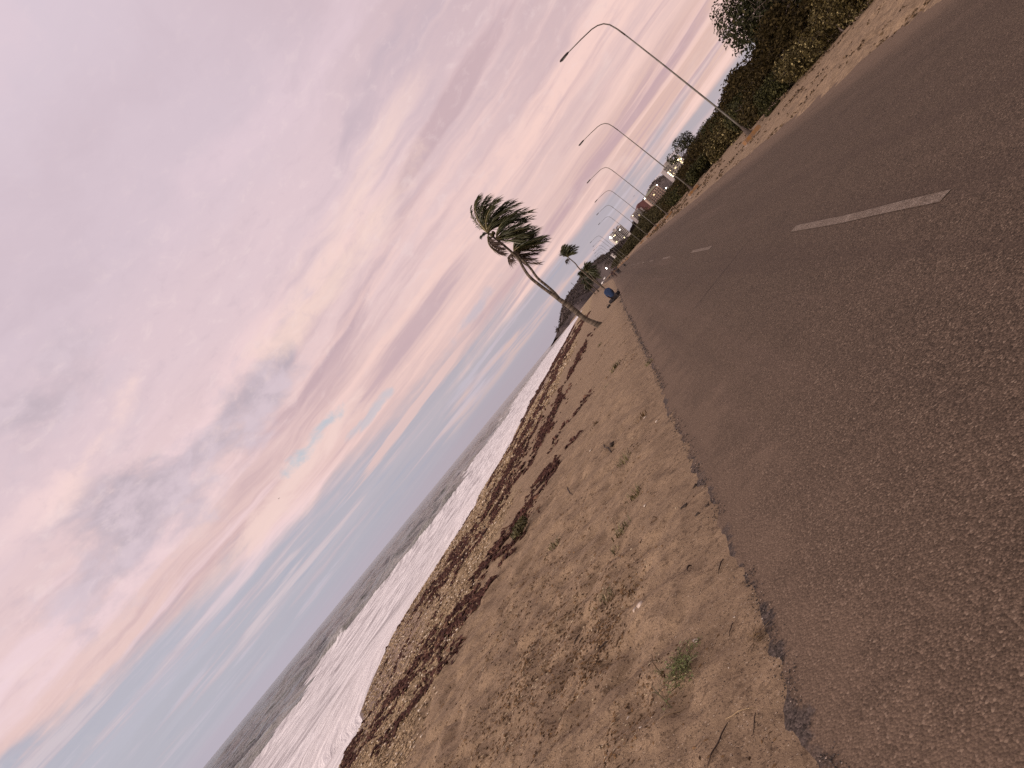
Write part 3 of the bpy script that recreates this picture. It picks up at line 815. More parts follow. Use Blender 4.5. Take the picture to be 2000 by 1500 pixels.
def make_hedge():
    HX = tab([(20, 15.0), (36, 14.6), (43, 14.2), (47, 13.2), (53, 13.0), (62, 14.2), (76, 16.0), (84, 15.8), (95, 15.4), (99, 13.6), (137, 14.4), (182, 14.6), (257, 13.5), (300, 11.5), (350, 7.5), (420, 3.5), (480, 1.5), (605, -4), (808, -15)])
    spots = [
        (24.5, 1.9, 2.5, 'low olive shrub at the near end of the hedge'),
        (29, 2.0, 2.6, 'broad olive shrub near the start of the hedge'),
        (33.5, 2.1, 2.5, 'pale leaved sea grape shrub beside the tall dark tree'),
        (38, 2.2, 2.5, 'sea grape shrub with light round leaves in front of the tall dark tree'),
        (42.5, 2.0, 2.2, 'brown green sea grape shrub overhanging the sandy shoulder'),
        (46.5, 1.9, 2.0, 'olive shrub with pale dots of leaf before the first lamp'),
        (50.5, 1.6, 1.8, 'dark low shrub just right of the nearest lamp base'),
        (57, 2.0, 2.4, 'dark shrub right behind the nearest lamp post'),
        (65, 2.2, 2.6, 'dense brown shrub between the first and second lamps'),
        (73, 2.4, 2.9, 'rounded dark shrub midway between the first and second lamps'),
        (82, 2.4, 2.9, 'sea grape shrub at the foot of the second lamp'),
        (91, 2.4, 2.6, 'light leaved shrub under the bare branched tree'),
        (101, 2.4, 2.6, 'low bushy shrub left of the bare branched tree'),
        (112, 2.6, 2.2, 'dark shrub beside the third lamp'),
        (125, 3.0, 2.1, 'brown shrub past the third lamp'),
        (139, 3.2, 2.2, 'olive shrub before the fourth lamp'),
        (156, 3.6, 2.3, 'olive shrub past the fourth lamp'),
        (175, 4.0, 2.4, 'dark shrub by the fifth lamp'),
        (196, 4.6, 2.7, 'dark shrub under the red sided building'),
        (220, 5.2, 3.1, 'rounded shrub under the grey end of the building row'),
        (247, 5.8, 3.6, 'bushy shrub in the gap between two distant buildings'),
        (278, 6.4, 4.6, 'taller bush right of the white tower block'),
        (312, 7.0, 5.2, 'tall bush below the right edge of the white tower block'),
        (350, 7.6, 4.8, 'bush below the middle of the white tower block'),
        (392, 8.2, 4.2, 'bush below the left edge of the white tower block'),
    ]
    for i, (y, w, h, lab) in enumerate(spots):
        near = y < 56
        x = float(HX(y)) + w * .75
        n = 5200 if near else 3000
        leaf = (.155 if near else .13 + .0016 * y)
        mat = M_GRAPE if (26 < y < 48 or y in (82, 91)) else (M_GREEN if i % 3 == 0 else M_GRAPE2)
        if y > 180: mat = M_FAR
        shrub(x, y, w * 1.15, w * 1.25, h, lab, mat, n, leaf, 100 + i * 3, 'sea_grape_shrub' if mat is M_GRAPE else 'shrub', stems=y < 120)
    # second, taller row behind: one long hedge mass per stretch
    def bank(name, y0, y1, off, h0, h1, lab, n, seed, mat=M_BANK, leaf=.2):
        r = np.random.default_rng(seed); yy = r.uniform(y0, y1, n); k = (yy - y0) / (y1 - y0)
        hh = (h0 + (h1 - h0) * k) * (.9 + .55 * fbm(yy / (2.5 + .02 * y0), yy * 0 + seed, seed, 3))
        xx = HX(yy) + off + r.normal(0, .30, n) * (2.0 + .006 * yy); zz = hh * np.where(r.random(n) < .6, r.uniform(.8, 1.03, n), r.random(n) ** .6)
        P = np.stack([xx, yy, ground(xx, yy, 1.0) + zz * (1 - .03 * (xx - HX(yy) - off) ** 2 / (1 + .01 * yy)).clip(.3, 1)], -1)
        me = leaf_mesh(name, P, leaf + .0011 * yy, mat, seed)
        t = link(name, me); tag(t, lab, 'hedge', 'hedge banks behind the shoulder')
    bank('hedge', 20, 50, 3.6, 3.3, 3.0, 'tall brown hedge under the big dark tree', 16000, 401)
    bank('hedge', 48, 88, 3.4, 3.0, 3.6, 'dark hedge behind the first two lamps', 15000, 402)
    bank('hedge', 86, 150, 3.4, 3.2, 2.6, 'hedge behind the third lamp and the small tree', 12000, 403)
    bank('hedge', 148, 260, 4.0, 2.5, 3.3, 'long hedge below the red sided building', 11000, 404, M_FAR)
    bank('hedge', 255, 420, 4.5, 5.0, 4.6, 'hedge below the white tower block', 10000, 405, M_FAR)
    bank('hedge', 415, 700, 5.0, 4.6, 5.0, 'far hedge running to the foot of the dark headland', 8000, 406, M_FAR)
make_hedge()

def tree(name, base, h, crown_c, crown_r, label, mat, n, leaf, seed, r0=.14, lumps=12, bark=None, count=7, forks=4, group=None, shell=.75, lean=(0, 0)):
    x, y = base; z = g1(x, y) - .05
    t = empty(name, (x, y, z)); tag(t, label, 'tree', group); r = np.random.default_rng(seed)
    P, d = cloud_points(n, crown_r[0], crown_r[1], crown_r[2], r, .15 * crown_r[2], lumps, shell)
    P = P + np.array(crown_c)
    link('crown', leaf_mesh('crown', P, leaf, mat, seed, outward=d), t)
    link('trunk', twig_mesh('trunk', bark or M_BARK, branch_set(r, (0, 0, 0), crown_c[2] + crown_r[2] * .75, crown_r[0] * .9, count, r0, forks, lean), 7), t)
    return t

def make_trees():
    p = far(1490, 55, 50)
    t = tree('broad_tree', (p[0] + 2.0, p[1] + 1.2), 8, (0, 0, 1.1), (4.0, 4.0, 6.6), 'big dark broad leaved tree with grey bare twigs at the top right', M_TREE, 13000, .26, 501, .2, 18, count=9, forks=7, shell=.6)
    # tangle of bare twigs on the shaded side
    r = np.random.default_rng(77); segs = []
    for i in range(70):
        a = Vector((r.uniform(-2.4, 1.2), r.uniform(-3.7, -2.9), r.uniform(2.4, 5.0))); dv = Vector((r.normal(0, .6), r.normal(0, .4), r.normal(.1, .5)))
        segs.append(([a, a + dv * .5 + Vector((0, 0, .1)), a + dv], .016, .005))
    link('twigs', twig_mesh('twigs', M_TWIG, segs, 4), t)
    p = far(1580, -40, 47)
    tree('broad_tree', (p[0] + 2, p[1] + 1), 8, (0, 0, 2.6), (3.2, 3.2, 5.4), 'dark tree cut by the top edge of the view beside the big one', M_TREE, 8000, .26, 505, .2, 12, shell=.6)
    # open crowned small tree with visible limbs
    p = far(1330, 300, 104)
    tree('small_tree', (p[0] + .6, p[1]), 6.5, (-.3, 0, 3.1), (2.7, 2.4, 3.5), 'small open tree with forked bare trunk in front of the far right building', M_TREE, 1500, .26, 511, .11, 9, count=6, forks=5, shell=.8)
    spec = [(1447, 160, 66, 2.6, 'dark bushy tree left of the big tree'), (1412, 208, 84, 2.8, 'rounded green tree behind the nearest lamp post'),
            (1388, 222, 92, 2.8, 'green tree on the hedge between the first two lamps'), (1364, 252, 100, 2.6, 'dense tree right of the bare branched small tree'),
            (1352, 300, 112, 2.4, 'low pale leaved tree below the small open tree')]
    for i, (px, py, dist, rr, lab) in enumerate(spec):
        p = far(px, py, dist); top = p[2]; g = g1(p[0], p[1])
        k = max(1.5, top - g)
        tree('hedge_tree', (p[0], p[1]), k, (0, 0, k * .25), (rr, rr, k * .78), lab, M_GREEN if i != 4 else M_GRAPE, 4200, .25, 520 + i * 7, .09, 9, count=5, forks=2, group='trees rising from the hedge')
make_trees()

# ------------------------------------------------------------------ palms
def palm_leaf_mat():
    return leafy('palm_leaf', (.014, .017, .006), (.062, .062, .022), (.12, .095, .04), .45, .4)
M_PALM = palm_leaf_mat(); M_PALMDRY = leafy('dry_palm_leaf', (.035, .022, .018), (.09, .055, .04), None, .7)
M_RACHIS = simple('palm_rib', (.16, .13, .06), .6, .3, 5)

M_NUT = simple('coconut', (.07, .055, .025), .6)

def palm_bark():
    m, nt, b = new_mat('palm_trunk'); P = objco(nt); x, y, z = sep(nt, P)
    rings = noise(nt, comb(nt, x * .6, y * .6, z * 7.0), 1.0, 3, .6); n = noise(nt, P, 9.0, 5, .7)
    c = mixc(nt, rings.step(.38, .62), (.042, .032, .025), (.135, .105, .082)); c = mixc(nt, n.step(.52, .66) * .6, c, (.035, .028, .022)); c = mixc(nt, n.step(.36, .25) * .5, c, (.24, .195, .16))
    setin(nt, b, 'Base Color', c); b.inputs['Roughness'].default_value = .9; b.inputs['Specular IOR Level'].default_value = .15
    bump(nt, rings + n * .4, .8, .04, b); return m
M_PTRUNK = palm_bark()

def smooth_path(pts, n=6):
    """Catmull-Rom through 3-D points"""
    P = [np.array(p, float) for p in pts]; P = [2 * P[0] - P[1]] + P + [2 * P[-1] - P[-2]]; out = []
    for i in range(1, len(P) - 2):
        for k in range(n):
            t = k / n; a, b, c, d = P[i - 1], P[i], P[i + 1], P[i + 2]
            out.append(.5 * ((2 * b) + (-a + c) * t + (2 * a - 5 * b + 4 * c - d) * t * t + (-a + 3 * b - 3 * c + d) * t ** 3))
    out.append(P[-2]); return out

def frond(hub, tip, ctrl, wind, leaf_len, r, mat, stations=44, droop=.25, width=.05):
    """a rib mesh and a blade of narrow leaflets, both swept by the wind"""
    hub, tip, ctrl = [np.array(v, float) for v in (hub, tip, ctrl)]
    L = np.linalg.norm(tip - hub)
    t = np.linspace(0, 1, 14)[:, None]; curve = (1 - t) ** 2 * hub + 2 * t * (1 - t) * ctrl + t * t * tip
    V = []; F3 = []; F4 = []; T = []; tone = r.uniform(.05, .75)
    for i in range(stations):
        u = .14 + .86 * i / (stations - 1)
        p = (1 - u) ** 2 * hub + 2 * u * (1 - u) * ctrl + u * u * tip
        tg = 2 * (1 - u) * (ctrl - hub) + 2 * u * (tip - ctrl); tg /= np.linalg.norm(tg) + 1e-9
        sd = np.cross(tg, np.array([0, 0, 1.0])); sd /= np.linalg.norm(sd) + 1e-9
        ln = leaf_len * (.45 + .55 * math.sin(math.pi * min(1, u * .86 + .1))) * r.uniform(.8, 1.15)
        for sg in (-1, 1):
            d = tg * .75 + sd * sg * .62 + wind * .85 * r.uniform(.6, 1.3) + np.array([0, 0, -droop]) + r.normal(0, .13, 3)
            d /= np.linalg.norm(d)
            w = np.cross(d, r.normal(0, 1, 3)); w /= np.linalg.norm(w) + 1e-9; w *= width * .5
            m = p + d * ln * .5 + np.array([0, 0, .02]); e = p + d * ln + np.array([0, 0, -.12 * ln]) + wind * .1 * ln
            b = len(V); V += [p - w * .5, p + w * .5, m + w, m - w, e]
            F4.append((b, b + 1, b + 2, b + 3)); F3.append((b + 3, b + 2, b + 4)); T += [min(.85, max(0, tone + r.uniform(-.2, .2)))] * 5
    blade = np_mesh('leaflets', V, [np.array(F4), np.array(F3)], mat, False, {'tint': np.array(T)})
    rib = MB().tube(curve, list(np.linspace(.04, .008, len(curve))), 5).mesh('frond', M_RACHIS, True)
    return rib, blade

def add_fronds(t, org, hub, tips, scale, wind, leaf_len, seed, ctrl_up=.28, stations=44, width=.05, dep=1.0, name='frond'):
    """tips: (right px, up px, kind) seen from the hub"""
    r = np.random.default_rng(seed)
    for (a, u, kind) in tips:
        dy = r.uniform(-1, 1) * dep
        tip = hub + (R3 * a + np.array([0, 0, 1.0]) * u) * scale + np.array([0, dy, 0])
        L = np.linalg.norm(tip - hub)
        ctrl = hub + (tip - hub) * .45 + np.array([0, 0, 1.0]) * L * (ctrl_up if kind != 'd' else .1) - wind * L * (.16 if kind != 'd' else .42)
        rib, blade = frond(hub - org, tip - org, ctrl - org, wind * (1.0 if kind != 's' else .15), leaf_len * (.8 if kind == 'd' else (.35 if kind == 's' else 1)), r,
                           M_PALMDRY if kind == 'd' else M_PALM, stations, .55 if kind == 'd' else .22, width)
        o = link(name, rib, t); link('leaflets', blade, o)

def px_vec(dx, dy):
    d = np.array([dx, dy], float); return float(d @ R2), float(d @ U2)

def make_palms():
    wind = R3 * .95 + np.array([0, .3, 0]) + np.array([0, 0, -.02]); wind /= np.linalg.norm(wind)
    # twin-stemmed palm close to the sand bank
    dist = 48.5
    g = onto(1172, 635)
    org = np.array([g[0], g[1], g[2]])
    dist = float((org - CAMP) @ F3)
    t = empty('palm_tree', org); tag(t, 'tall windblown coconut palm with two stems leaning from one base', 'palm tree')
    def path(px, dy=0.0):
        out = []
        for i, (x, y) in enumerate(px):
            out.append(far(x, y, dist + dy * i / (len(px) - 1)))
        return out
    base = [(1172, 636), (1156, 629), (1140, 621), (1128, 611), (1108, 595), (1094, 586)]
    A = base + [(1083, 578), (1058, 560), (1036, 542), (1024, 526), (1014, 508), (1001, 494), (978, 474), (954, 456)]
    B = [(1094, 586), (1084, 573), (1070, 560), (1050, 543), (1036, 524), (1018, 505), (1004, 491)]
    pa = smooth_path(path(A)); pb = smooth_path(path(B, 1.2))
    pa[0] = org + np.array([0, 0, -.15])
    ra = np.interp(np.linspace(0, 1, len(pa)), [0, .03, .1, .3, .40, .5, .7, 1], [.25, .18, .15, .165, .13, .10, .085, .06])
    rb = np.interp(np.linspace(0, 1, len(pb)), [0, .1, .5, 1], [.115, .09, .078, .06])
    MB().tube([p - org for p in pa], list(ra), 12).build('trunk', M_PTRUNK, t, True)
    MB().tube([p - org for p in pb], list(rb), 12).build('trunk', M_PTRUNK, t, True)
    k = dist / FPX
    def tips(hx, hy, L): return [(*px_vec(x - hx, y - hy), kd) for x, y, kd in L]
    h1, h2 = pa[-1], pb[-1]
    T1 = [(914, 402, 's'), (925, 391, ''), (932, 390, ''), (941, 388, ''), (952, 389, ''), (962, 394, ''), (975, 395, ''), (986, 398, ''), (998, 398, ''), (1008, 403, ''), (1018, 410, ''),
          (1034, 416, ''), (1022, 432, ''), (1000, 430, ''), (985, 412, ''), (1030, 426, ''), (985, 497, 'd'), (978, 488, 'd'), (943, 462, 's')]
    T2 = [(1068, 464, ''), (1064, 470, ''), (1052, 449, ''), (1046, 455, ''), (1058, 476, ''), (1050, 482, ''), (1056, 490, ''), (1040, 462, ''), (1044, 474, ''), (1036, 450, ''), (1030, 444, ''), (1022, 452, ''),
          (1058, 468, ''), (1052, 516, 'd'), (1042, 508, 'd'), (1048, 496, 'd'), (996, 506, 'd')]
    add_fronds(t, org, h1, tips(954, 456, T1), k, wind, 1.0, 31, .30, 36, .046, 1.1)
    # a few more along the bent crown shaft
    hm = pa[-5]
    add_fronds(t, org, hm, tips(975, 471, [(1020, 425, ''), (1028, 440, ''), (1010, 432, ''), (1036, 450, ''), (1000, 428, ''), (1036, 462, ''), (1026, 470, ''), (1044, 452, ''), (1018, 478, '')]), k, wind, .95, 33, .25, 36, .046, 1.0)
    add_fronds(t, org, h2, tips(1004, 491, T2), k, wind, .9, 32, .22, 36, .046, 1.1)
    # green nuts under the crowns
    for hub in (h1, h2):
        mb = MB()
        for i in range(5):
            c = hub - org + np.array([.22 * math.cos(i * 1.25), .22 * math.sin(i * 1.25), -.22])
            mb.tube([c + np.array([0, 0, .14]), c + np.array([0, 0, .06]), c - np.array([0, 0, .06]), c - np.array([0, 0, .14])], [.03, .10, .10, .03], 8)
        mb.build('coconut_cluster', M_NUT, t, True)

    # slender single palm farther along
    def single(label, base_px, pts, tipsL, dist, width, leaf, seed, name='palm_tree', ctrl=.35, r0=.16, sink=True, group=None, st=26):
        p0 = far(*base_px, dist); gz = g1(p0[0], p0[1]); org = np.array([p0[0], p0[1], gz])
        t = empty(name, org); tag(t, label, 'palm tree', group)
        path_ = [far(x, y, dist) for x, y in pts]; path_[0] = np.array([path_[0][0], path_[0][1], gz - .1])
        sp_ = smooth_path(path_, 5); rr = np.interp(np.linspace(0, 1, len(sp_)), [0, .08, .5, 1], [r0 * 1.5, r0, r0 * .8, r0 * .6])
        MB().tube([p - org for p in sp_], list(rr), 9).build('trunk', M_PTRUNK, t, True)
        hub = sp_[-1]; hx, hy = pts[-1]
        add_fronds(t, org, hub, [(*px_vec(x - hx, y - hy), kd) for x, y, kd in tipsL], dist / FPX, wind, leaf, seed, ctrl, st, width, dist / FPX * 12)
        return t
    single('slender palm with a small round crown beyond the twin stemmed palm', (1183, 566),
           [(1183, 566), (1170, 556), (1155, 545), (1140, 532), (1130, 523), (1124, 515), (1116, 508), (1110, 503)],
           [(1094, 489, ''), (1094, 493, ''), (1096, 484, ''), (1100, 481, ''), (1104, 482, ''), (1108, 484, ''), (1113, 482, ''), (1119, 482, ''), (1126, 484, ''), (1123, 490, ''), (1121, 496, ''), (1116, 498, ''), (1099, 498, ''), (1103, 511, 'd'), (1110, 488, ''), (1106, 490, '')],
           float((onto(1183, 566) - CAMP) @ F3), .12, 1.5, 41)
    grp = 'low palms in the clump on the far beach'
    single('broad dark palm at the right of the far clump', (1171, 556), [(1171, 556), (1165, 549), (1157, 541), (1148, 531)],
           [(1139, 522, ''), (1142, 518, ''), (1147, 516, ''), (1152, 519, ''), (1158, 522, ''), (1163, 530, ''), (1165, 538, ''), (1170, 543, ''), (1160, 545, ''), (1155, 540, ''), (1145, 538, ''), (1140, 530, ''), (1162, 534, '')], 225, .22, 2.2, 51, group=grp, r0=.2)
    single('dark palm with drooping fronds in the middle of the far clump', (1161, 562), [(1161, 562), (1155, 557), (1148, 550), (1141, 543)],
           [(1131, 535, ''), (1134, 531, ''), (1140, 531, ''), (1147, 535, ''), (1152, 541, ''), (1156, 548, ''), (1154, 553, ''), (1146, 553, ''), (1138, 550, ''), (1150, 546, ''), (1136, 540, '')], 235, .22, 2.0, 52, group=grp, r0=.17)
    single('short palm at the seaward end of the far clump', (1156, 569), [(1156, 569), (1151, 564), (1147, 560), (1143, 556)],
           [(1137, 549, ''), (1141, 546, ''), (1148, 549, ''), (1153, 555, ''), (1155, 562, ''), (1150, 566, ''), (1144, 564, ''), (1149, 558, '')], 245, .22, 1.8, 53, group=grp, r0=.15)
    single('thin palm with a tiny tufted head beside the far clump', (1163, 565), [(1163, 565), (1152, 555), (1142, 545), (1135, 537)],
           [(1130, 536, ''), (1131, 532, ''), (1135, 530, ''), (1139, 534, ''), (1138, 540, ''), (1133, 541, '')], 230, .18, 1.0, 54, group=grp, r0=.12)
make_palms()

# ------------------------------------------------------------------ street lamps
M_GALV = simple('galvanised_steel', (.105, .095, .082), .55, .45, 2.5, .2, 0, .3)
M_HEAD = simple('lamp_head', (.035, .03, .03), .5)
M_LENS = simple('lamp_lens', (.25, .25, .24), .2)
M_CONC = simple('orange_block', (.23, .11, .035), .85, .4, 4, col2=(.16, .105, .075))
M_CONC2 = simple('grey_block', (.2, .15, .12), .9, .3, 5)

def make_lamps():
    # profile in the lamp's own frame: -x towards the road
    pole = [(0, 0, .3), (-.02, 0, 2.0), (-.04, 0, 4.0), (-.07, 0, 7.0), (-.12, 0, 9.6), (-.13, 0, 10.0)]
    arm = [(-.13, 0, 9.95), (-.16, 0, 10.55), (-.24, 0, 11.05), (-.42, 0, 11.38), (-.72, 0, 11.6), (-1.1, 0, 11.74), (-2.0, 0, 11.88), (-3.05, 0, 12.0)]
    r0 = empty('street_lamp')
    mb = MB().tube(pole, [.070, .062, .055, .048, .042, .042], 10); mb.build('pole', M_GALV, r0, True)
    fl = MB().tube([(0, 0, .30), (0, 0, .33), (0, 0, .36), (0, 0, .75), (0, 0, 1.0)], [.24, .24, .19, .12, .088], 10); fl.build('base_flange', M_BARK, r0, True)
    MB().tube(arm, [.05, .045, .042, .04, .038, .036, .033, .03], 8).build('arm', M_GALV, r0, True)
    hd = MB(); hd.tube([(-2.98, 0, 12.0), (-3.1, 0, 12.01), (-3.3, 0, 12.02), (-3.68, 0, 12.04), (-3.76, 0, 12.04)], [.04, .07, .08, .07, .03], 8)
    ho = hd.build('lamp_head', M_HEAD, r0, True)
    MB().box((-3.45, 0, 11.955), (.36, .1, .025)).build('lens', M_LENS, ho)
    bl = MB().box((0, 0, .12), (1.25, .8, .42), 0, .96); bb = bl.build('base_block', M_CONC, r0)
    MB().box((.02, 0, -.02), (1.5, 1.05, .2)).build('footing', M_CONC2, bb)
    labs = ['nearest street lamp, its whole curved arm against the pink sky', 'second nearest street lamp, its pole crossing the far right building',
            'third street lamp along the road, its pole crossing the arched roof building', 'fourth street lamp along the road, its pole crossing the grey and red building',
            'fifth street lamp along the road, just right of the white tower block', 'sixth street lamp along the road, its arm just above the white tower block',
            'street lamp with its arm left of the white tower block, first past the bend', 'second street lamp past the bend, in front of the white tower block edge',
            'third street lamp past the bend, its arm in the sky over the headland', 'fourth street lamp past the bend, its arm low in the sky over the headland']
    tops = [(1182, 47), (1184, 240), (1184, 326), (1190, 371), (1188.5, 400), (1188, 422), (1169, 459.5), (1172, 469), (1172, 478), (1173, 484.5)]
    pos = []
    for px, py in tops:
        r = ray(px, py); p = CAMP + r * ((11.5 - CAM_H) / r[2]); pos.append((p[0] + .3, p[1]))
    pos[0] = (10.75, 49.6)
    xs = [(372, -1.4), (404, -2.4), (437, -3.8), (470, -5.2), (503, -6.4), (540, -8.0), (578, -9.4), (615, -11.0), (655, -13.0), (695, -15.0), (735, -17.2), (775, -19.4)]
    pos += [(x, y) for y, x in xs]
    for i, (x, y) in enumerate(pos):
        o = r0 if i == 0 else copy_tree(r0)
        gz = g1(x, y)
        o.location = (x, y, gz * (1 if i < 6 else .6)); o.rotation_euler = (0, 0, YAW * .4)
        lab = labs[i] if i < len(labs) else 'thin distant street lamp in the row before the dark headland'
        tag(o, lab, 'street lamp', 'curved arm street lamps along the road')
make_lamps()

# ------------------------------------------------------------------ hills
M_HILL = None
def hill_mat(name, a, b_, sc=.03):
    m, nt, b = new_mat(name); P = objco(nt)
    n = noise(nt, P, sc, 6, .65); n2 = noise(nt, P, sc * 7, 5, .7)
    c = mixc(nt, (n * .6 + n2 * .5).step(.42, .68), a, b_)
    setin(nt, b, 'Base Color', c); b.inputs['Roughness'].default_value = 1; b.inputs['Specular IOR Level'].default_value = .05
    bump(nt, n2, 1.0, 3.0, b); return m

def ridge(name, outline, dist, front, back, mat, label, seed, rough=1.0, base=-2.0, sub=10):
    """a hill whose crest runs through the outline seen in the photo"""
    px = np.array(outline, float); k = np.linspace(0, len(px) - 1, (len(px) - 1) * sub + 1)
    X_, Y_ = np.interp(k, range(len(px)), px[:, 0]), np.interp(k, range(len(px)), px[:, 1])
    crest = np.array([far(a, b, dist + 25 * math.sin(i * .13)) for i, (a, b) in enumerate(zip(X_, Y_))])
    tx = np.linspace(-1, 1, 41); G = np.zeros((len(tx), len(k), 3)); fh = np.array([F3[0], F3[1], 0])
    for j, t in enumerate(tx):
        off = t * (back if t > 0 else front)
        prof = (1 - abs(t) ** 1.35) * (1 - .12 * math.sin(abs(t) * 3.1))
        G[j, :, :2] = crest[:, :2] + fh[:2] * off
        hgt = np.maximum(crest[:, 2] - base, 0)
        nz = fbm(G[j, :, 0] / 38, G[j, :, 1] / 38, seed, 4) * 5 * rough + fbm(G[j, :, 0] / 9, G[j, :, 1] / 9, seed + 3, 2) * 1.2 * rough
        G[j, :, 2] = base + hgt * prof + nz * np.clip(hgt / 25, 0, 1) * (abs(t) ** .5) * (1 - abs(t) ** 4)
    me = np_mesh(name, G.reshape(-1, 3), [grid_faces(len(tx), len(k))], mat, True)
    o = link(name, me); tag(o, label, 'hill', kind='structure'); return G

def woods(name, G, n, size, mat, label, seed, lo=.15, hi=.62):
    r = np.random.default_rng(seed); J, K, _ = G.shape
    j = r.uniform(J * lo, J * hi, n); k = r.uniform(0, K - 1.01, n)
    crestk = r.random(n) < .3; j = np.where(crestk, J * .5 + r.normal(0, .6, n), j)
    j0 = np.clip(j.astype(int), 0, J - 2); k0 = k.astype(int); fj = (j - j0)[:, None]; fk = (k - k0)[:, None]
    P = (G[j0, k0] * (1 - fj) + G[j0 + 1, k0] * fj) * (1 - fk) + (G[j0, k0 + 1] * (1 - fj) + G[j0 + 1, k0 + 1] * fj) * fk
    m = (fbm(P[:, 0] / 22, P[:, 1] / 22, seed, 3) > -.15) & (P[:, 2] > 7); P = P[m] - np.array([0, 0, .3 * size])
    s = size * r.uniform(.6, 1.35, len(P))
    P = np.repeat(P, 5, 0) + r.normal(0, 1, (len(P) * 5, 3)) * np.repeat(s, 5)[:, None] * np.array([.5, .5, .42]) + np.array([0, 0, .25]) * np.repeat(s, 5)[:, None]
    me = leaf_mesh(name, P, np.repeat(s, 5) * .9, mat, seed, aspect=.8)
    tag(link(name, me), label, 'woods', kind='stuff')

M_HL = hill_mat('headland_scrub', (.050, .040, .041), (.092, .073, .072))  # haze of distance is painted into these muted hill colours
M_HR = hill_mat('back_hill_scrub', (.055, .044, .044), (.105, .085, .082))
M_WOOD = leafy('headland_wood', (.042, .033, .032), (.090, .070, .064), None, .9, .1)  # leaf colour muted to carry the distance haze
G = ridge('headland', [(1083, 662), (1086, 655.5), (1088, 647), (1090, 643), (1094, 640), (1097, 633.5), (1095.5, 624), (1097.5, 612), (1100, 602), (1105, 588), (1116, 568.5), (1128, 551), (1140, 531), (1152, 517),
                       (1165, 508), (1176, 500), (1190, 491), (1203, 481), (1216, 473), (1228, 464)], 1130, 120, 260, M_HL, 'dark scrubby headland closing the bay', 61)
woods('headland_woods', G, 5200, 2.3, M_WOOD, 'dark scrub and trees covering the headland', 62)
G = ridge('hill', [(1236, 436), (1248, 410), (1262, 381), (1272, 362), (1278, 354), (1288, 348), (1296, 344), (1303, 335), (1318, 322), (1340, 298), (1362, 262), (1385, 238), (1400, 218), (1410, 209), (1425, 188), (1440, 166), (1470, 130), (1520, 80), (1570, 40), (1640, -30)],
          1750, 300, 500, M_HR, 'grey brown hill behind the apartment blocks', 71)
woods('hill_woods', G, 3600, 3.2, M_WOOD, 'dark trees along the hill behind the apartment blocks', 72)

def mast(px0, px1, dist, label, r=.28):
    a, b = far(*px0, dist), far(*px1, dist); b[:2] = a[:2]
    t = empty('antenna_mast', a - np.array([0, 0, 1.5])); tag(t, label, 'mast')
    h = b[2] - a[2] + 1.5
    MB().tube([(0, 0, 0), (0, 0, h * .6), (0, 0, h)], [r, r * .8, r * .45], 6).build('pole', M_HEAD, t)
    MB().box((0, 0, h * .72), (r * 5, r * 1.2, r * 1.2)).box((0, 0, h * .86), (r * 4, r, r)).build('crossbar', M_HEAD, t)
mast((1121, 557), (1115, 551.5), 1130, 'short antenna mast on the crest of the headland')
mast((1090, 643.5), (1082, 636), 1130, 'thin mast on the knob at the seaward tip of the headland', .22)

# ------------------------------------------------------------------ apartment blocks
M_WALLW = simple('white_render', (.47, .43, .42), .8, .12, .2)
M_WALLB = simple('beige_render', (.36, .265, .225), .8, .15, .2)
M_WALLG = simple('grey_render', (.27, .235, .235), .8, .15, .2)
M_WALLT = simple('taupe_render', (.29, .26, .235), .8, .15, .2)
M_RED = simple('dark_red_render', (.125, .055, .055), .85, .15, .15)
M_ROOF = simple('grey_green_roof', (.26, .25, .20), .8, .2, .2)
M_WIN = simple('dark_window', (.045, .042, .045), .25, .4, .3, 0, 0, .5)
M_LIT = emit('lit_window', (1, .82, .45), 1.6)
M_LAMPW = emit('white_floodlight', (1, .97, .92), 26)
M_LAMPY = emit('yellow_lamp', (1, .84, .5), 9)

class Block:
    def __init__(self, name, label, px_tl, px_tr, dist, depth=16):
        a, b = far(*px_tl, dist), far(*px_tr, dist)
        self.d = dist; c = (a + b) / 2; gz = 0.3
        self.w = float(np.linalg.norm((b - a)[:2])); self.h = (a[2] + b[2]) / 2 - gz
        self.t = empty(name, (c[0], c[1], gz), math.atan2(R3[1], R3[0])); tag(self.t, label, 'building', 'apartment blocks along the bay')
        self.depth = depth
    # local frame: x right in the view, -y towards the camera, z up
    def box(self, name, x0, x1, z0, z1, mat, y0=0.0, dep=None, parent=None):
        dep = dep or self.depth
        return MB().box(((x0 + x1) / 2, y0 + dep / 2, (z0 + z1) / 2), (x1 - x0, dep, z1 - z0)).build(name, mat, parent or self.t)
    def windows(self, xs, zs, w, h, mat=None, lit=(), y=-.08, name='window'):
        me = MB().box((0, 0, 0), (w, .3, h)).mesh(name, mat or M_WIN); ml = me.copy(); ml.materials.clear(); ml.materials.append(M_LIT); i = 0
        for z in zs:
            for x in xs:
                o = link(name, ml if i in lit else me, self.t, (x, y, z)); i += 1
    def lamp(self, x, z, s=1.2, mat=None, y=-1.2):
        mb = MB().tube([(x, y, z - s * .5), (x, y, z - s * .2), (x, y, z + s * .2), (x, y, z + s * .5)], [s * .25, s * .55, s * .55, s * .25], 8)
        mb.build('floodlight', mat or M_LAMPW, self.t)

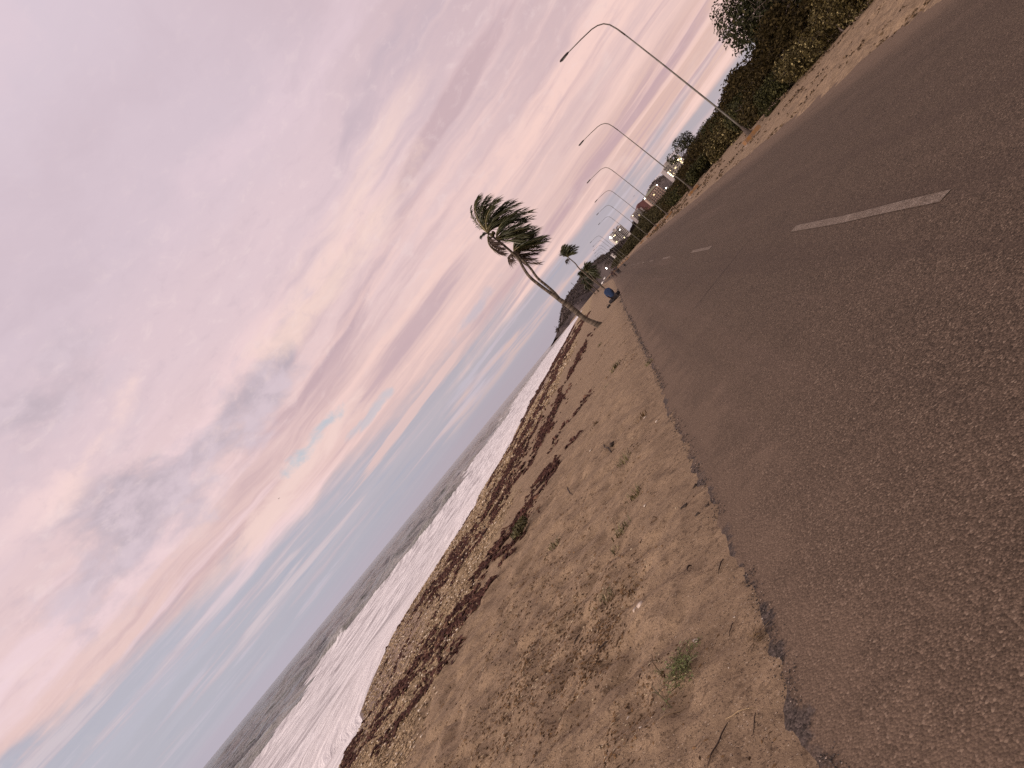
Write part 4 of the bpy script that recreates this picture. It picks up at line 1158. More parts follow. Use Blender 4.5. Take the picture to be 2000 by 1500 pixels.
def make_buildings():
    # tall white block with a grid of balconies
    b = Block('apartment_tower', 'tall white apartment tower with balcony grid and bright white lights', (1189, 463), (1212.5, 438.5), 1400, 18)
    W, H = b.w / 2, b.h
    b.box('wall', -W, -W * .32, 0, H - 1.0, M_WALLW, -1.5)
    b.box('wall', -W * .32, W * .30, 0, H + 1.2, M_WALLW)
    b.box('wall', W * .30, W, 0, H - .2, M_WALLW, .8)
    b.box('stair_tower', -W * .34, -W * .30, 0, H + 2.2, M_HEAD, -1.9, 4); b.box('stair_tower', W * .26, W * .31, 0, H + 1.0, M_HEAD, -.9, 4)
    b.box('roof_parapet', -W * .8, -W * .45, H - 1.0, H + 2.4, M_WALLG, 2, 6); b.box('roof_parapet', -W * .05, W * .2, H + 1.2, H + 4.2, M_WALLG, 2, 6); b.box('roof_parapet', W * .5, W * .8, H - .2, H + 2.4, M_WALLG, 3, 6)
    zs = [H - 3.2 - 3.0 * i for i in range(12)]
    b.windows([-W * .88, -W * .68, -W * .48], zs[:11], 2.9, 1.65, lit={12}, y=-1.6)
    b.windows([-W * .22, -W * .06, W * .10, W * .22], zs[:11], 2.0, 1.7, lit={26}, y=-.1)
    b.windows([W * .45, W * .65, W * .86], zs[:7], 2.9, 1.6, y=.7)
    for k, z in enumerate(zs[:11]): b.box('balcony', -W * .98, -W * .36, z - 1.35, z - .95, M_WALLW, -2.3, .8)
    b.lamp(-W * .97, H - 1.2, 1.9, y=-3); b.lamp(-W * .93, H - 3.4, 1.4, y=-3); b.lamp(-W * .42, H - 19, 1.5, y=-3.5); b.lamp(-W * .62, H - 5, .9, M_LAMPY, -3); b.lamp(-W * .42, H - 5.6, .9, M_LAMPY, -3); b.lamp(W * .45, H - 5.5, 1.0, y=-.5)
    # low annexe in front of it
    b = Block('apartment_block', 'low grey annexe with pale front below the white tower', (1199, 483), (1212, 466), 1250, 10)
    W, H = b.w / 2, b.h
    b.box('wall', -W, W * .2, 0, H - 3, M_WALLW); b.box('wall', W * .2, W, 0, H + 1, M_WALLG, 1)
    b.windows([-W * .75, -W * .4, -W * .05], [H - 6, H - 9.2, H - 12.4], 1.7, 1.7); b.windows([W * .5, W * .8], [H - 3, H - 6.2, H - 9.4], 1.5, 1.6, y=.9)
    b.lamp(W * .1, H - 13, 1.1, M_LAMPY)
    # small white house at the road side below the headland
    b = Block('white_house', 'small white house at the foot of the headland left of the tower', (1194.8, 497.8), (1197, 495), 900, 5)
    W, H = b.w / 2, b.h
    b.box('wall', -W, W, 0, H, M_WALLW); MB().box((0, 4, H + .5), (2 * W + .8, 8.8, 1.0), 0, .7).build('roof', M_WALLG, b.t); b.windows([-W * .5, W * .4], [H - 1.9], 1.0, 1.2)
    # grey facade with a dark red flank
    b = Block('apartment_block', 'grey apartment block with a dark red blank flank wall', (1233.5, 421), (1257, 390), 1100, 16)
    W, H = b.w / 2, b.h
    b.box('wall', -W, -W * .05, 0, H, M_WALLG, -1)
    b.box('flank_wall', -W * .05, W * .98, 0, H + 1.0, M_RED, .5)
    mb = MB(); mb.add([(-W * .05, .5, H + 1), (W * .98, .5, H + 1), (W * .98, 12, H + 1), (-W * .05, 12, H + 1), (W * .3, .5, H + 3.4), (W * .3, 12, H + 3.4)], [(0, 1, 4), (3, 5, 2), (0, 4, 5, 3), (1, 2, 5, 4), (0, 3, 2, 1)])
    mb.build('roof', M_RED, b.t)
    b.box('side_bay', W * .04, W * .24, 0, H - 3.0, M_WALLG, -.4, 3)
    b.windows([-W * .86, -W * .68, -W * .5, -W * .32, -W * .14], [H - 3 - 3.0 * i for i in range(7)], 1.25, 1.9, lit={12}, y=-1.1)
    for i in range(7): b.box('balcony', -W * .96, -W * .08, H - 4.6 - 3.0 * i, H - 4.25 - 3.0 * i, M_WALLG, -1.7, .7)
    b.lamp(-W * .95, H - 2.0, .9, M_LAMPY)
    b.lamp(W * .55, 13.5, 1.0, M_LAMPY)
    # beige block with a low arched roof
    b = Block('apartment_block', 'beige apartment block under a long arched grey roof', (1257, 387.5), (1279, 357), 1130, 18)
    W, H = b.w / 2, b.h
    b.box('wall', -W, W, 0, H - 3.0, M_WALLB)
    b.box('front_bay', -W * .98, -W * .72, 0, H - 1.5, M_WALLB, -1.2, 4)
    n = 16; V = []; F = []
    for yy in (-.8, 17):
        for i in range(n + 1): x = -W * 1.04 + 2.08 * W * i / n; V.append((x, yy, H - 3.2 + 3.6 * math.sin(math.pi * i / n) ** .8))
    for i in range(n): F.append((i, i + 1, n + 2 + i, n + 1 + i))
    F.append(tuple(range(n + 1))); F.append(tuple(range(2 * n + 1, n, -1)))
    mb = MB(); mb.add(V, F); mb.build('arched_roof', M_ROOF, b.t)
    zs = [H - 6.2 - 3.1 * i for i in range(8)]
    b.windows([-W * .85], zs, 1.5, 1.6, y=-1.3)
    b.windows([-W * .5, -W * .28, -W * .02, W * .22, W * .5, W * .78], zs[:6], 1.7, 1.6, lit={8})
    b.box('gallery', -W * .6, W * .9, H - 4.2, H - 3.7, M_RED, -.6, .8)
    for z in zs[:6]: b.box('balcony', -W * .6, W * .95, z - 1.5, z - 1.1, M_WALLB, -.9, .9)
    b.box('wing', W, W * 1.5, 0, H * .52, M_WALLT, 2)
    b.windows([W * 1.15, W * 1.35], [H * .52 - 2.2, H * .52 - 5.2, H * .52 - 8.2], 1.6, 1.5, y=1.9)
    b.lamp(-W * .98, H - 2.2, 1.0); b.lamp(W * .95, H - 3.4, 1.0); b.lamp(W * 1.35, H * .52 - .5, 1.0, y=.8)
    # far right block behind the small tree
    b = Block('apartment_block', 'grey apartment block with a row of yellow lights behind the small open tree', (1292.5, 329.5), (1322.5, 296), 1000, 16)
    W, H = b.w / 2, b.h
    b.box('wall', -W, -W * .62, 0, H - 1.5, M_WALLG, -1); b.box('wall', -W * .62, W * .25, 0, H, M_WALLT); b.box('wall', W * .25, W * .9, 0, H - 3.5, M_WALLW, .8)
    b.box('roof_parapet', -W * .5, W * .1, H, H + 2.2, M_WALLG, 2, 8)
    zs = [H - 3.4 - 3.0 * i for i in range(9)]
    b.windows([-W * .92, -W * .72], zs, 1.6, 1.6, lit={5, 9, 11, 13, 15}, y=-1.1)
    b.windows([-W * .45], zs, 1.1, 1.8); b.windows([-W * .18, W * .08], zs[:8], 2.6, 1.2, lit={3, 6})
    b.windows([W * .38, W * .56, W * .76], [H - 6 - 3.0 * i for i in range(7)], 1.7, 1.6, lit={0, 2, 4, 5, 7, 10}, y=.7)
    for i in range(4): b.lamp(-W * .95, H - 9 - 2.6 * i, 1.2, M_LAMPY, -2)
    b.lamp(W * .5, H - 8.2, 1.1, M_LAMPY, -.2); b.lamp(W * .74, H - 11, 1.1, M_LAMPY, -.2)
make_buildings()

# a single lit floodlight seen between the lamp posts
p = far(1184.2, 524, 650); t = empty('floodlight_pole', (p[0], p[1], .3)); tag(t, 'floodlight glowing white on a pole in front of the headland', 'floodlight')
MB().tube([(0, 0, 0), (0, 0, p[2] - .3)], [.12, .07], 6).build('pole', M_GALV, t)
MB().tube([(0, 0, p[2] - .9), (0, 0, p[2] - .6), (0, 0, p[2] - .1), (0, 0, p[2] + .2)], [.15, .38, .38, .15], 8).build('lamp', M_LAMPW, t)

# ------------------------------------------------------------------ parked cars at the far bend
M_CARW = simple('white_car_paint', (.72, .68, .66), .35, .05, .5, 0, 0, .5)
M_TYRE = simple('tyre', (.02, .02, .02), .9)
def car(px, dist, label, rz):
    p = far(*px, dist); z = max(.3, g1(p[0], p[1]) * .9)
    t = empty('parked_car', (p[0], p[1], p[2] - .75), rz); tag(t, label, 'car', 'white cars parked at the far bend')
    V = []; prof = [(-2.1, .35), (-2.15, .8), (-1.25, .95), (-.7, 1.45), (.75, 1.45), (1.45, .98), (2.1, .85), (2.15, .35)]
    for s in (-.85, .85):
        for x, z_ in prof: V.append((x, s * (1 if z_ < 1.2 else .82), z_))
    n = len(prof); F = [tuple(range(n))[::-1], tuple(range(n, 2 * n))] + [(i, (i + 1) % n, n + (i + 1) % n, n + i) for i in range(n)]
    mb = MB(); mb.add(V, F); mb.build('body', M_CARW, t)
    for s in (-1, 1): MB().box((-.02, s * .79, 1.2), (1.5, .06, .34), 0, .82).build('side_window', M_WIN, t)
    MB().box((-1.0, 0, 1.2), (.1, 1.3, .36)).build('rear_window', M_WIN, t)
    for x in (-1.3, 1.3):
        for s in (-.78, .78): MB().tube([(x, s - .1, .33), (x, s + .1, .33)], .33, 12).build('wheel', M_TYRE, t)
car((1177.2, 551.4), 560, 'white parked car, the larger pale dot left of the walkers', 1.2)
car((1181, 543.2), 640, 'white parked car, the smaller pale dot nearer the walkers', 1.3)

# ------------------------------------------------------------------ people and a dog
def skin_mesh(name, joints, edges, mat, levels=2, root=0):
    me = bpy.data.meshes.new(name); names = list(joints)
    me.from_pydata([joints[n][0] for n in names], [], []); me.vertices  # placeholder
    bpy.data.meshes.remove(me)
    me = bpy.data.meshes.new(name); me.from_pydata([joints[n][0] for n in names], [(names.index(a), names.index(b)) for a, b in edges], []); me.update()
    o = bpy.data.objects.new(name, me); COL.objects.link(o)
    md = o.modifiers.new('skin', 'SKIN')
    for i, n in enumerate(names):
        rr = joints[n][1]; rr = rr if isinstance(rr, tuple) else (rr, rr)
        me.skin_vertices[0].data[i].radius = rr; me.skin_vertices[0].data[i].use_root = (i == root)
    sb = o.modifiers.new('sub', 'SUBSURF'); sb.levels = levels; sb.render_levels = levels
    dg = bpy.context.evaluated_depsgraph_get(); out = bpy.data.meshes.new_from_object(o.evaluated_get(dg))
    bpy.data.objects.remove(o); out.name = name; out.materials.clear(); out.materials.append(mat)
    for p in out.polygons: p.use_smooth = True
    return out

M_SKIN = simple('brown_skin', (.10, .052, .035), .6, .1, 8)
M_HAIR = simple('black_hair', (.012, .010, .010), .6, .2, 30)
def cloth(n, c): return simple('cloth_' + n, c, .85, .2, 12, bumpd=.01)
M_BLUE = cloth('blue', (.014, .027, .070)); M_BLACK = cloth('black', (.016, .012, .014)); M_PURP = cloth('plum', (.028, .014, .020)); M_BROWN = cloth('brown', (.050, .026, .022)); M_GREY = cloth('grey', (.028, .025, .030))

def person(loc, rz, label, pose, top, legs, group=None, scale=1.0):
    t = empty('person', loc, rz); t.scale = (scale,) * 3; tag(t, label, 'person', group)
    J = {k: (Vector(v[0]), v[1]) for k, v in pose.items()}
    limb = [('pelvis', 'spine'), ('spine', 'chest'), ('chest', 'neck'), ('neck', 'head'), ('head', 'crown')]
    for s in 'lr': limb += [('pelvis', s + 'hip'), (s + 'hip', s + 'knee'), (s + 'knee', s + 'ankle'), (s + 'ankle', s + 'toe'), ('chest', s + 'sho'), (s + 'sho', s + 'elb'), (s + 'elb', s + 'wri'), (s + 'wri', s + 'hand')]
    link('body', skin_mesh('body', J, limb, M_SKIN), t)
    def grow(keys, edges, k, mat, name):
        JJ = {n: (J[n][0], tuple(q + k for q in J[n][1]) if isinstance(J[n][1], tuple) else J[n][1] + k) for n in keys}
        link(name, skin_mesh(name, JJ, edges, mat), t)
    grow(['chest', 'spine', 'pelvis', 'lsho', 'lelb', 'rsho', 'relb', 'neck'], [('pelvis', 'spine'), ('spine', 'chest'), ('chest', 'neck'), ('chest', 'lsho'), ('lsho', 'lelb'), ('chest', 'rsho'), ('rsho', 'relb')], .02, top, 'shirt')
    grow(['pelvis', 'lhip', 'lknee', 'lankle', 'rhip', 'rknee', 'rankle'], [('pelvis', 'lhip'), ('lhip', 'lknee'), ('lknee', 'lankle'), ('pelvis', 'rhip'), ('rhip', 'rknee'), ('rknee', 'rankle')], .018, legs, 'trousers')
    grow(['head', 'crown'], [('head', 'crown')], .012, M_HAIR, 'hair')
    return t

def standing(step=.0, bend=0.0, arm=0.0):
    """facing +y; step swings the legs, bend folds the trunk forward"""
    s, b = step, math.radians(bend); P = {}
    hip = Vector((0, 0, .92)); 
    def up(dst): return hip + Vector((0, math.sin(b) * dst, math.cos(b) * dst))
    P['pelvis'] = (hip, (.14, .11)); P['spine'] = (up(.2), (.125, .10)); P['chest'] = (up(.42), (.16, .115)); P['neck'] = (up(.57), .055); P['head'] = (up(.68) + Vector((0, .02, 0)), .085); P['crown'] = (up(.80) + Vector((0, .02, 0)), .07)
    for sd, k in (('l', -1), ('r', 1)):
        q = s * k
        P[sd + 'hip'] = (hip + Vector((k * .10, 0, -.06)), .095); P[sd + 'knee'] = (Vector((k * .11, q * .5 + .03, .48)), .062)
        P[sd + 'ankle'] = (Vector((k * .11, q * 1.1 - .05, .09)), .042); P[sd + 'toe'] = (Vector((k * .12, q * 1.1 + .13, .03)), .034)
        P[sd + 'sho'] = (up(.50) + Vector((k * .19, 0, 0)), .062); P[sd + 'elb'] = (up(.5) + Vector((k * .25, -q * .4 + arm * .5, -.28)), .045)
        P[sd + 'wri'] = (up(.5) + Vector((k * .25, -q * .6 + .08 + arm, -.52 + arm * .3)), .034); P[sd + 'hand'] = (up(.5) + Vector((k * .25, -q * .6 + .12 + arm, -.62 + arm * .35)), .036)
    return P

def seated():
    """cross-legged on the ground, back to -y, trunk hunched forward"""
    P = {'pelvis': (Vector((0, 0, .13)), (.19, .15)), 'spine': (Vector((0, .02, .34)), (.19, .15)), 'chest': (Vector((0, .08, .58)), (.20, .15)), 'neck': (Vector((0, .17, .70)), .08), 'head': (Vector((0, .28, .72)), .095), 'crown': (Vector((0, .36, .74)), .08)}
    for sd, k in (('l', -1), ('r', 1)):
        P[sd + 'hip'] = (Vector((k * .14, .03, .12)), .105); P[sd + 'knee'] = (Vector((k * .50, .22, .13)), .07)
        P[sd + 'ankle'] = (Vector((k * .10, .48, .07)), .05); P[sd + 'toe'] = (Vector((-k * .08, .52, .05)), .04)
        P[sd + 'sho'] = (Vector((k * .20, .10, .60)), .075); P[sd + 'elb'] = (Vector((k * .24, .24, .36)), .055)
        P[sd + 'wri'] = (Vector((k * .16, .42, .22)), .04); P[sd + 'hand'] = (Vector((k * .1, .48, .18)), .04)
    return P

def on_ground(px, py):
    p = onto(px, py); return (p[0], p[1], max(p[2], 0.0) if p[0] > LE(p[1]) else p[2])

def make_people():
    g = onto(1204.5, 583.5)
    p = person((g[0], g[1], g[2]), YAW - .1, 'hunched person in a blue jacket sitting cross legged on the sand, back turned', seated(), M_BLUE, M_BLACK)
    for o in p.children:
        if o.name.startswith('hair'): o.data.materials[0] = M_BLUE
    p.scale = (1.08, 1.05, 1.42)
    b = empty('bag', (g[0] - .78, g[1] + .05, g1(g[0] - .78, g[1] + .05))); tag(b, 'small black bag lying left of the person in blue', 'bag')
    MB().tube([(-.17, 0, .05), (-.13, 0, .08), (.12, 0, .09), (.18, 0, .06)], [.02, .075, .08, .03], 8).build('body', M_BLACK, b, True)
    MB().tube([(-.1, 0, .13), (-.04, .02, .24), (.05, .02, .24), (.1, 0, .14)], .012, 6).build('strap', M_BLACK, b, True)
    grp = 'walkers far along the road'
    person(on_ground(1214, 532.5), .15, 'dark clad walker on the right of the distant group, mid stride', standing(.22), M_GREY, M_BLACK, grp, 1.02)
    q = on_ground(1212.5, 533.5)
    person((q[0] - .2, q[1] + 1.2, q[2]), .1, 'taller walker close behind the dark clad one on the road', standing(.16), M_BLACK, M_GREY, grp, 1.06)
    person(on_ground(1205.8, 540.2), .2, 'walker in plum top in the middle of the distant group', standing(.18), M_PURP, M_BROWN, grp, 1.0)
    person(on_ground(1199.8, 541.5), -.5, 'person bending forward at the sand edge beside the distant group', standing(.12, 48, .1), M_PURP, M_BLACK, grp, .98)
    person(on_ground(1191.5, 542.5), .6, 'small crouching person at the left end of the distant group', {k: (v[0] * 1.0, v[1]) for k, v in seated().items()}, M_BROWN, M_BLACK, grp, 1.15)
    # dog seen from behind
    q = on_ground(1223.6, 520.6)
    t = empty('dog', q, .2); tag(t, 'black dog trotting alone on the far road', 'dog')
    J = {'rump': ((0, -.25, .50), (.12, .13)), 'belly': ((0, 0, .50), (.10, .11)), 'chest': ((0, .26, .50), (.12, .16)), 'neck': ((0, .40, .64), .08), 'head': ((0, .48, .74), .075), 'muzzle': ((0, .64, .70), .035), 'tail1': ((0, -.36, .58), .03), 'tail2': ((.03, -.46, .76), .018)}
    E = [('rump', 'belly'), ('belly', 'chest'), ('chest', 'neck'), ('neck', 'head'), ('head', 'muzzle'), ('rump', 'tail1'), ('tail1', 'tail2')]
    for sd, k in (('l', -1), ('r', 1)):
        J[sd + 'hk'] = ((k * .09, -.18, .33), .055); J[sd + 'ho'] = ((k * .09, -.34, .20), .03); J[sd + 'hf'] = ((k * .09, -.29, .02), .025)
        J[sd + 'fe'] = ((k * .09, .24, .30), .045); J[sd + 'fk'] = ((k * .09, .27, .16), .028); J[sd + 'ff'] = ((k * .09, .28, .02), .025)
        J[sd + 'ear1'] = ((k * .05, .46, .82), .022)
        E += [('rump', sd + 'hk'), (sd + 'hk', sd + 'ho'), (sd + 'ho', sd + 'hf'), ('chest', sd + 'fe'), (sd + 'fe', sd + 'fk'), (sd + 'fk', sd + 'ff'), ('head', sd + 'ear1')]
    link('body', skin_mesh('body', {k: (Vector(v[0]), v[1]) for k, v in J.items()}, E, M_HAIR), t)
make_people()

# ------------------------------------------------------------------ birds
def bird(px, dist, label, span, rz, rx):
    p = far(*px, dist); t = empty('bird', p, rz); t.rotation_euler = (rx, .1, rz); tag(t, label, 'bird')
    s = span
    J = {'tail': ((0, -.22 * s, 0), .02 * s), 'body': ((0, 0, 0), .055 * s), 'breast': ((0, .12 * s, 0), .05 * s), 'head': ((0, .22 * s, .02 * s), .032 * s), 'beak': ((0, .29 * s, .015 * s), .01 * s)}
    link('body', skin_mesh('body', {k: (Vector(v[0]), v[1]) for k, v in J.items()}, [('tail', 'body'), ('body', 'breast'), ('breast', 'head'), ('head', 'beak')], M_HAIR, 1), t)
    for k in (-1, 1):
        V = [(k * .03 * s, .12 * s, .02 * s), (k * .26 * s, .18 * s, .13 * s), (k * .5 * s, .02 * s, .05 * s), (k * .27 * s, .02 * s, .11 * s), (k * .03 * s, -.06 * s, .02 * s)]
        V2 = [(x, y, z - .012 * s) for x, y, z in V]
        mb = MB(); mb.add(V + V2, [(0, 1, 3, 4), (1, 2, 3), (5, 9, 8, 6), (6, 8, 7), (0, 5, 6, 1), (1, 6, 7, 2), (2, 7, 8, 3), (3, 8, 9, 4), (4, 9, 5, 0)]); mb.build('wing', M_HAIR, t)
bird((545, 973.5), 90, 'small dark bird gliding over the sea below the blue gap', .46, 1.2, .1)
bird((1238.5, 383), 160, 'dark bird in the air left of the apartment blocks', .62, .5, .3)

# ------------------------------------------------------------------ small things on the sand
def blades(n, h, spread, r, w=.006, curl=.5, lean=(0, 0)):
    V = []; F = []; T = []
    for i in range(n):
        a = r.uniform(0, 2 * math.pi); bx, by = r.normal(0, spread * .35, 2); L = h * r.uniform(.5, 1.1)
        d = Vector((math.cos(a) * curl + lean[0], math.sin(a) * curl + lean[1], 1)).normalized(); sd = Vector((-math.sin(a), math.cos(a), 0)) * w
        p0 = Vector((bx, by, -.01)); p1 = p0 + d * L * .55; p2 = p0 + Vector((d.x * 1.7, d.y * 1.7, d.z * .8)) * L
        b = len(V); V += [p0 - sd, p0 + sd, p1 + sd * .7, p1 - sd * .7, p2]; F += [(b, b + 1, b + 2), (b, b + 2, b + 3), (b + 3, b + 2, b + 4)]; T += [r.random()] * 5
    return np.array([tuple(v) for v in V]), np.array(F), np.array(T)

M_GRASS = leafy('beach_grass', (.085, .070, .034), (.18, .145, .075), (.26, .19, .11))
M_DRY = leafy('dry_grass', (.07, .042, .02), (.19, .12, .06))
M_WEED = leafy('beach_weed', (.065, .078, .026), (.21, .23, .10), (.30, .27, .15), .5)
M_STICK = simple('driftwood', (.045, .028, .022), .9, .4, 20)
M_STRAW = simple('straw', (.27, .19, .11), .8, .2, 20)
M_SHELL = simple('white_shell', (.46, .39, .33), .55, .15, 15)
M_STONE = simple('pale_coral_stone', (.42, .34, .29), .85, .25, 12, bumpd=.01)
M_DARK = simple('dark_husk', (.03, .02, .015), .9, .4, 15)

def make_small():
    r = np.random.default_rng(91)
    # creeping green weed near the road edge
    g = onto(1338, 1312); t = empty('beach_weed', g); tag(t, 'bright green creeping weed on the sand near the road edge', 'weed')
    P = []; stems = MB()
    for i in range(34):
        a = r.uniform(0, 2 * math.pi); L = r.uniform(.05, .17); b = Vector((r.normal(0, .03), r.normal(0, .055), 0))
        tip = b + Vector((math.cos(a) * L * .95, math.sin(a) * L * 1.0, r.uniform(.008, .045))); mid = b.lerp(tip, .5) + Vector((0, 0, .02))
        stems.tube([b, mid, tip], [.0022, .0018, .001], 4, cap=False)
        for k in range(15):
            u = r.random(); q = b.lerp(mid, u * 2) if u < .5 else mid.lerp(tip, u * 2 - 1); P.append(tuple(q + Vector((r.normal(0, .011), r.normal(0, .011), r.normal(.006, .009)))))
    V, F, T = leaves(np.array(P), .019, r, up=.2, aspect=.3)
    link('leaves', np_mesh('leaves', V, [F], M_WEED, False, {'tint': T}), t); stems.build('stem', M_GRASS, t)
    tufts = [((1187, 1163), .22, 26, 'grass tuft beside the brown litter patch', 0), ((1172, 1170), .18, 18, 'sparse grass tuft just left of the litter patch', 0), ((1213, 1043), .22, 22, 'grass tuft on open sand above the litter patch', 0),
             ((1083, 1063), .24, 24, 'grass tuft near the edge of the shell grit', 0), ((1072, 1068), .2, 16, 'smaller grass tuft next to the one at the shell grit', 0), ((1200, 1075), .16, 16, 'short grass tuft in the middle of the sand', 0),
             ((1230, 1150), .14, 14, 'thin brownish grass tuft right of the litter patch', 1), ((1202, 717), .4, 40, 'low green tuft spread along the middle of the beach', 0), ((1196, 727), .35, 26, 'tuft joined to the low green one in mid beach', 0),
             ((1172, 675), .45, 34, 'green tuft on the sand below the twin stemmed palm', 0), ((1268, 711), .30, 34, 'bright green tuft at the road edge', 0), ((1238, 969), .26, 34, 'olive tuft on bare sand halfway down', 0),
             ((1217, 906), .3, 26, 'pale grass tuft in the middle sand', 0), ((1181, 756), .34, 30, 'dark grass tuft near the weed line', 0), ((1220, 1036), .2, 18, 'small tuft near the open sand', 0),
             ((1473, 1247), .13, 60, 'flattened brown dry grass clump at the road edge', 1), ((1162, 830), .3, 20, 'brown tuft at the edge of the weed scatter', 1), ((1252, 815), .3, 20, 'brownish tuft among pale shells', 1)]
    for i, ((px, py), h, n, lab, dry) in enumerate(tufts):
        g = onto(px, py); dist = math.hypot(g[0], g[1]); t = empty('grass_tuft', g); tag(t, lab, 'grass tuft', 'grass tufts on the beach')
        h *= (.5 if g[1] < 9 else .40); V, F, T = blades(n, h, h * 1.1, r, .003 + .0005 * dist, .5 if i != 15 else 2.2, (.25, 0) if i != 15 else (0, .6))
        link('blades', np_mesh('blades', V, [F], M_DRY if dry else M_GRASS, False, {'tint': T}), t)
    # mossy mound of green weed on the wrack line
    g = onto(1024, 1033); t = empty('weed_mound', g); tag(t, 'mossy green mound on the dark seaweed line', 'weed mound')
    P, d = cloud_points(600, .26, .42, .15, r, 0, 7); link('leaves', leaf_mesh('leaves', P, .07, leafy('moss', (.04, .035, .015), (.11, .095, .04)), 3, outward=d), t)
    # seedling stems
    for i, (a, b, lab) in enumerate([((1300, 1330), (1288, 1283), 'thin bent seedling stem left of the green weed'), ((1314, 1385), (1285, 1345), 'leaning grass stalk below the green weed'), ((1297, 1318), (1313, 1332), 'short twig beside the seedling stem')]):
        A, B = onto(*a), onto(*b); t = empty('plant_stem', A); tag(t, lab, 'stem'); e = Vector(B - A) * .8 + Vector((0, 0, .05))
        MB().tube([(0, 0, -.01), tuple(Vector((0, 0, .03)) + e * .5), tuple(e)], [.004, .003, .0015], 5).build('stalk', M_GRASS if i else M_DRY, t)
        V, F, T = blades(7, .06, .02, r, .003, .8); o = link('leaf', np_mesh('leaf', V + np.array(e * .7), [F], M_GRASS, False, {'tint': T}), t)
    # sticks
    sticks = [((1420, 1410), (1383, 1497), .006, M_STICK, 'long thin dark stick lying near the bottom of the sand'), ((1417, 1404), (1474, 1381), .004, M_STRAW, 'curved pale straw touching the long dark stick'),
              ((1124, 1232), (1112, 1252), .010, M_STICK, 'short dark twig at the litter patch'), ((1128, 1236), (1120, 1250), .006, M_STICK, 'thin twig parallel to the short dark twig'), ((1184, 1248), (1165, 1272), .010, M_STICK, 'straight dark twig below the litter patch'),
              ((1432, 1215), (1424, 1243), .005, M_STICK, 'thin dark twig near the dry grass clump'), ((1413, 1093), (1404, 1122), .007, M_STICK, 'slim dark stick close to the road edge'), ((1476, 1392), (1470, 1436), .004, M_STICK, 'hooked root by the asphalt edge'),
              ((1350, 1105), (1345, 1118), .010, M_STICK, 'dark stub of wood beside a sand pit'), ((1180, 870), (1196, 885), .02, M_STICK, 'weathered stick in the middle of the beach'), ((1110, 955), (1120, 968), .02, M_STICK, 'stick near the seaweed line'),
              ((1330, 1375), (1298, 1415), .0025, M_STRAW, 'fine dry stalk below the plant stems')]
    for a, b, rad, mat, lab in sticks:
        rad *= .6
        A, B = onto(*a), onto(*b); n = 5; pts = []
        for i in range(n):
            q = A + (B - A) * i / (n - 1); q[0] += r.normal(0, rad * .8); q[1] += r.normal(0, rad * 1.2); q[2] = g1(q[0], q[1]) + rad * (1.1 + (1.5 if 0 < i < n - 1 else 0)); pts.append(Vector(q - A))
        o = MB().tube(pts, [rad * .6, rad, rad, rad * .85, rad * .4], 6).build('stick', mat, None, True); o.location = A
        tag(o, lab, 'stick', 'sticks lying on the sand')
    # shells, coral stones, husks
    def lump(px, py, size, mat, name, lab, cat, grp, flat_=.5, el=1.3, lift=.25):
        size *= .6 if name in ('husk', 'shell') else .85
        g = onto(px, py); bm = bmesh.new(); bmesh.ops.create_icosphere(bm, subdivisions=2, radius=1); ph = r.uniform(0, 9, 3); a = r.uniform(0, 3.1)
        for v in bm.verts:
            c = v.co; k = 1 + .36 * math.sin(c.x * 2.3 + ph[0]) * math.cos(c.y * 2.9 + ph[1]) + .24 * math.sin(c.z * 4 + c.x * 3.1 + ph[2]) + r.normal(0, .07)
            x, y = c.x * k * el, c.y * k; v.co = Vector(((x * math.cos(a) - y * math.sin(a)) * size, (x * math.sin(a) + y * math.cos(a)) * size, c.z * k * size * flat_))
        me = bpy.data.meshes.new(name); bm.to_mesh(me); bm.free(); me.materials.append(mat)
        for p in me.polygons: p.use_smooth = True
        o = link(name, me, None, (g[0], g[1], g[2] + size * flat_ * lift)); tag(o, lab, cat, grp)
    S = 'shells on the sand'
    lump(1250, 1182, .030, M_STONE, 'coral_stone', 'largest pale coral stone, at the right end of the litter patch', 'stone', 'coral stones on the sand', .6, 1.5); lump(1239, 1190, .017, M_STONE, 'coral_stone', 'smaller coral stone touching the largest one', 'stone', 'coral stones on the sand', .6)
    lump(1362, 1254, .018, M_STONE, 'coral_stone', 'pale grey stone at the tip of the green weed', 'stone', 'coral stones on the sand', .6, 1.7); lump(1228, 1404, .017, M_SHELL, 'shell', 'square cream shell fragment near the lower litter', 'shell', S, .35, 1.2)
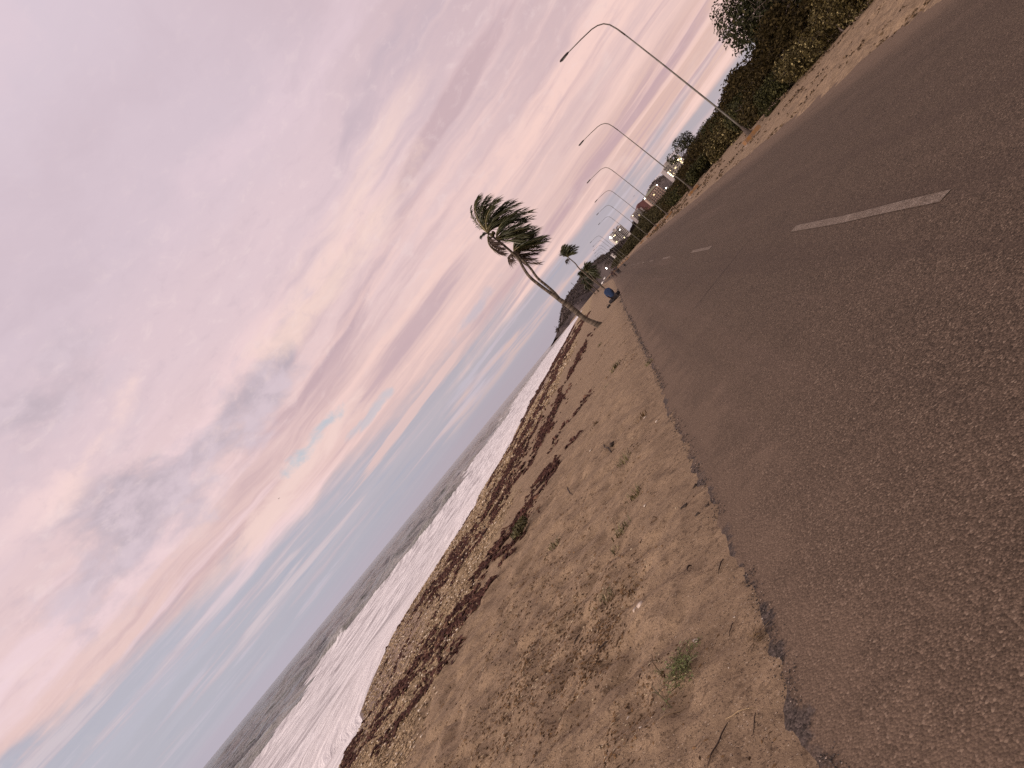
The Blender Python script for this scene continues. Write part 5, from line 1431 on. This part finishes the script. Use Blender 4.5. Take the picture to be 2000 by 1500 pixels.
    lump(1257, 1426, .010, M_SHELL, 'shell', 'slim white shell chip next to the square fragment', 'shell', S, .4, 2.4); lump(1312, 1238, .010, M_SHELL, 'shell', 'small white shell in a sand pit above the weed', 'shell', S, .5, 1.5)
    lump(1434, 1205, .008, M_SHELL, 'shell', 'white shell dot near the thin dark twig', 'shell', S, .5); lump(1280, 1406, .008, M_SHELL, 'shell', 'tiny white shell beside a black crumb', 'shell', S, .5); lump(1489, 1208, .007, M_SHELL, 'shell', 'white dot of shell at the asphalt edge', 'shell', S, .5)
    lump(1423, 1304, .006, M_SHELL, 'shell', 'yellowish shell dot right of the green weed', 'shell', S, .5); lump(1208, 789, .03, M_SHELL, 'shell', 'white shell in the middle of the beach', 'shell', S, .5); lump(1257, 814, .03, M_SHELL, 'shell', 'white shell near the road edge tufts', 'shell', S, .5)
    lump(1282, 823, .03, M_SHELL, 'shell', 'white shell just above the crumbled road edge', 'shell', S, .5); lump(1155, 881, .03, M_SHELL, 'shell', 'pale shell by the seaweed scatter', 'shell', S, .5); lump(1261, 989, .018, M_SHELL, 'shell', 'pale shell on the middle sand', 'shell', S, .5); lump(1085, 952, .03, M_SHELL, 'shell', 'white shell at the inner seaweed patch', 'shell', S, .5)
    H = 'dark lumps on the sand'
    lump(1197, 869, .06, M_DARK, 'husk', 'dark brown husk standing out in mid beach', 'husk', H, .6, 1.6); lump(1337, 988, .035, M_DARK, 'husk', 'black husk near the crumbled road edge', 'husk', H, .5, 1.7); lump(1382, 987, .025, M_DARK, 'husk', 'black lump touching the asphalt edge', 'husk', H, .5, 1.4); lump(1362, 1005, .028, M_DARK, 'husk', 'flat dark lump below the black husk', 'husk', H, .4, 1.8)
    lump(1358, 950, .03, M_DARK, 'husk', 'grey brown lump above the black husk', 'husk', H, .5, 1.3)
    # one red scrap of litter on the wet sand
    lump(732, 1394, .10, simple('red_plastic', (.22, .035, .04), .4, .1, 4), 'plastic_scrap', 'red scrap of plastic on the wet shell grit by the surf', 'litter', None, .4, 1.3)
make_small()
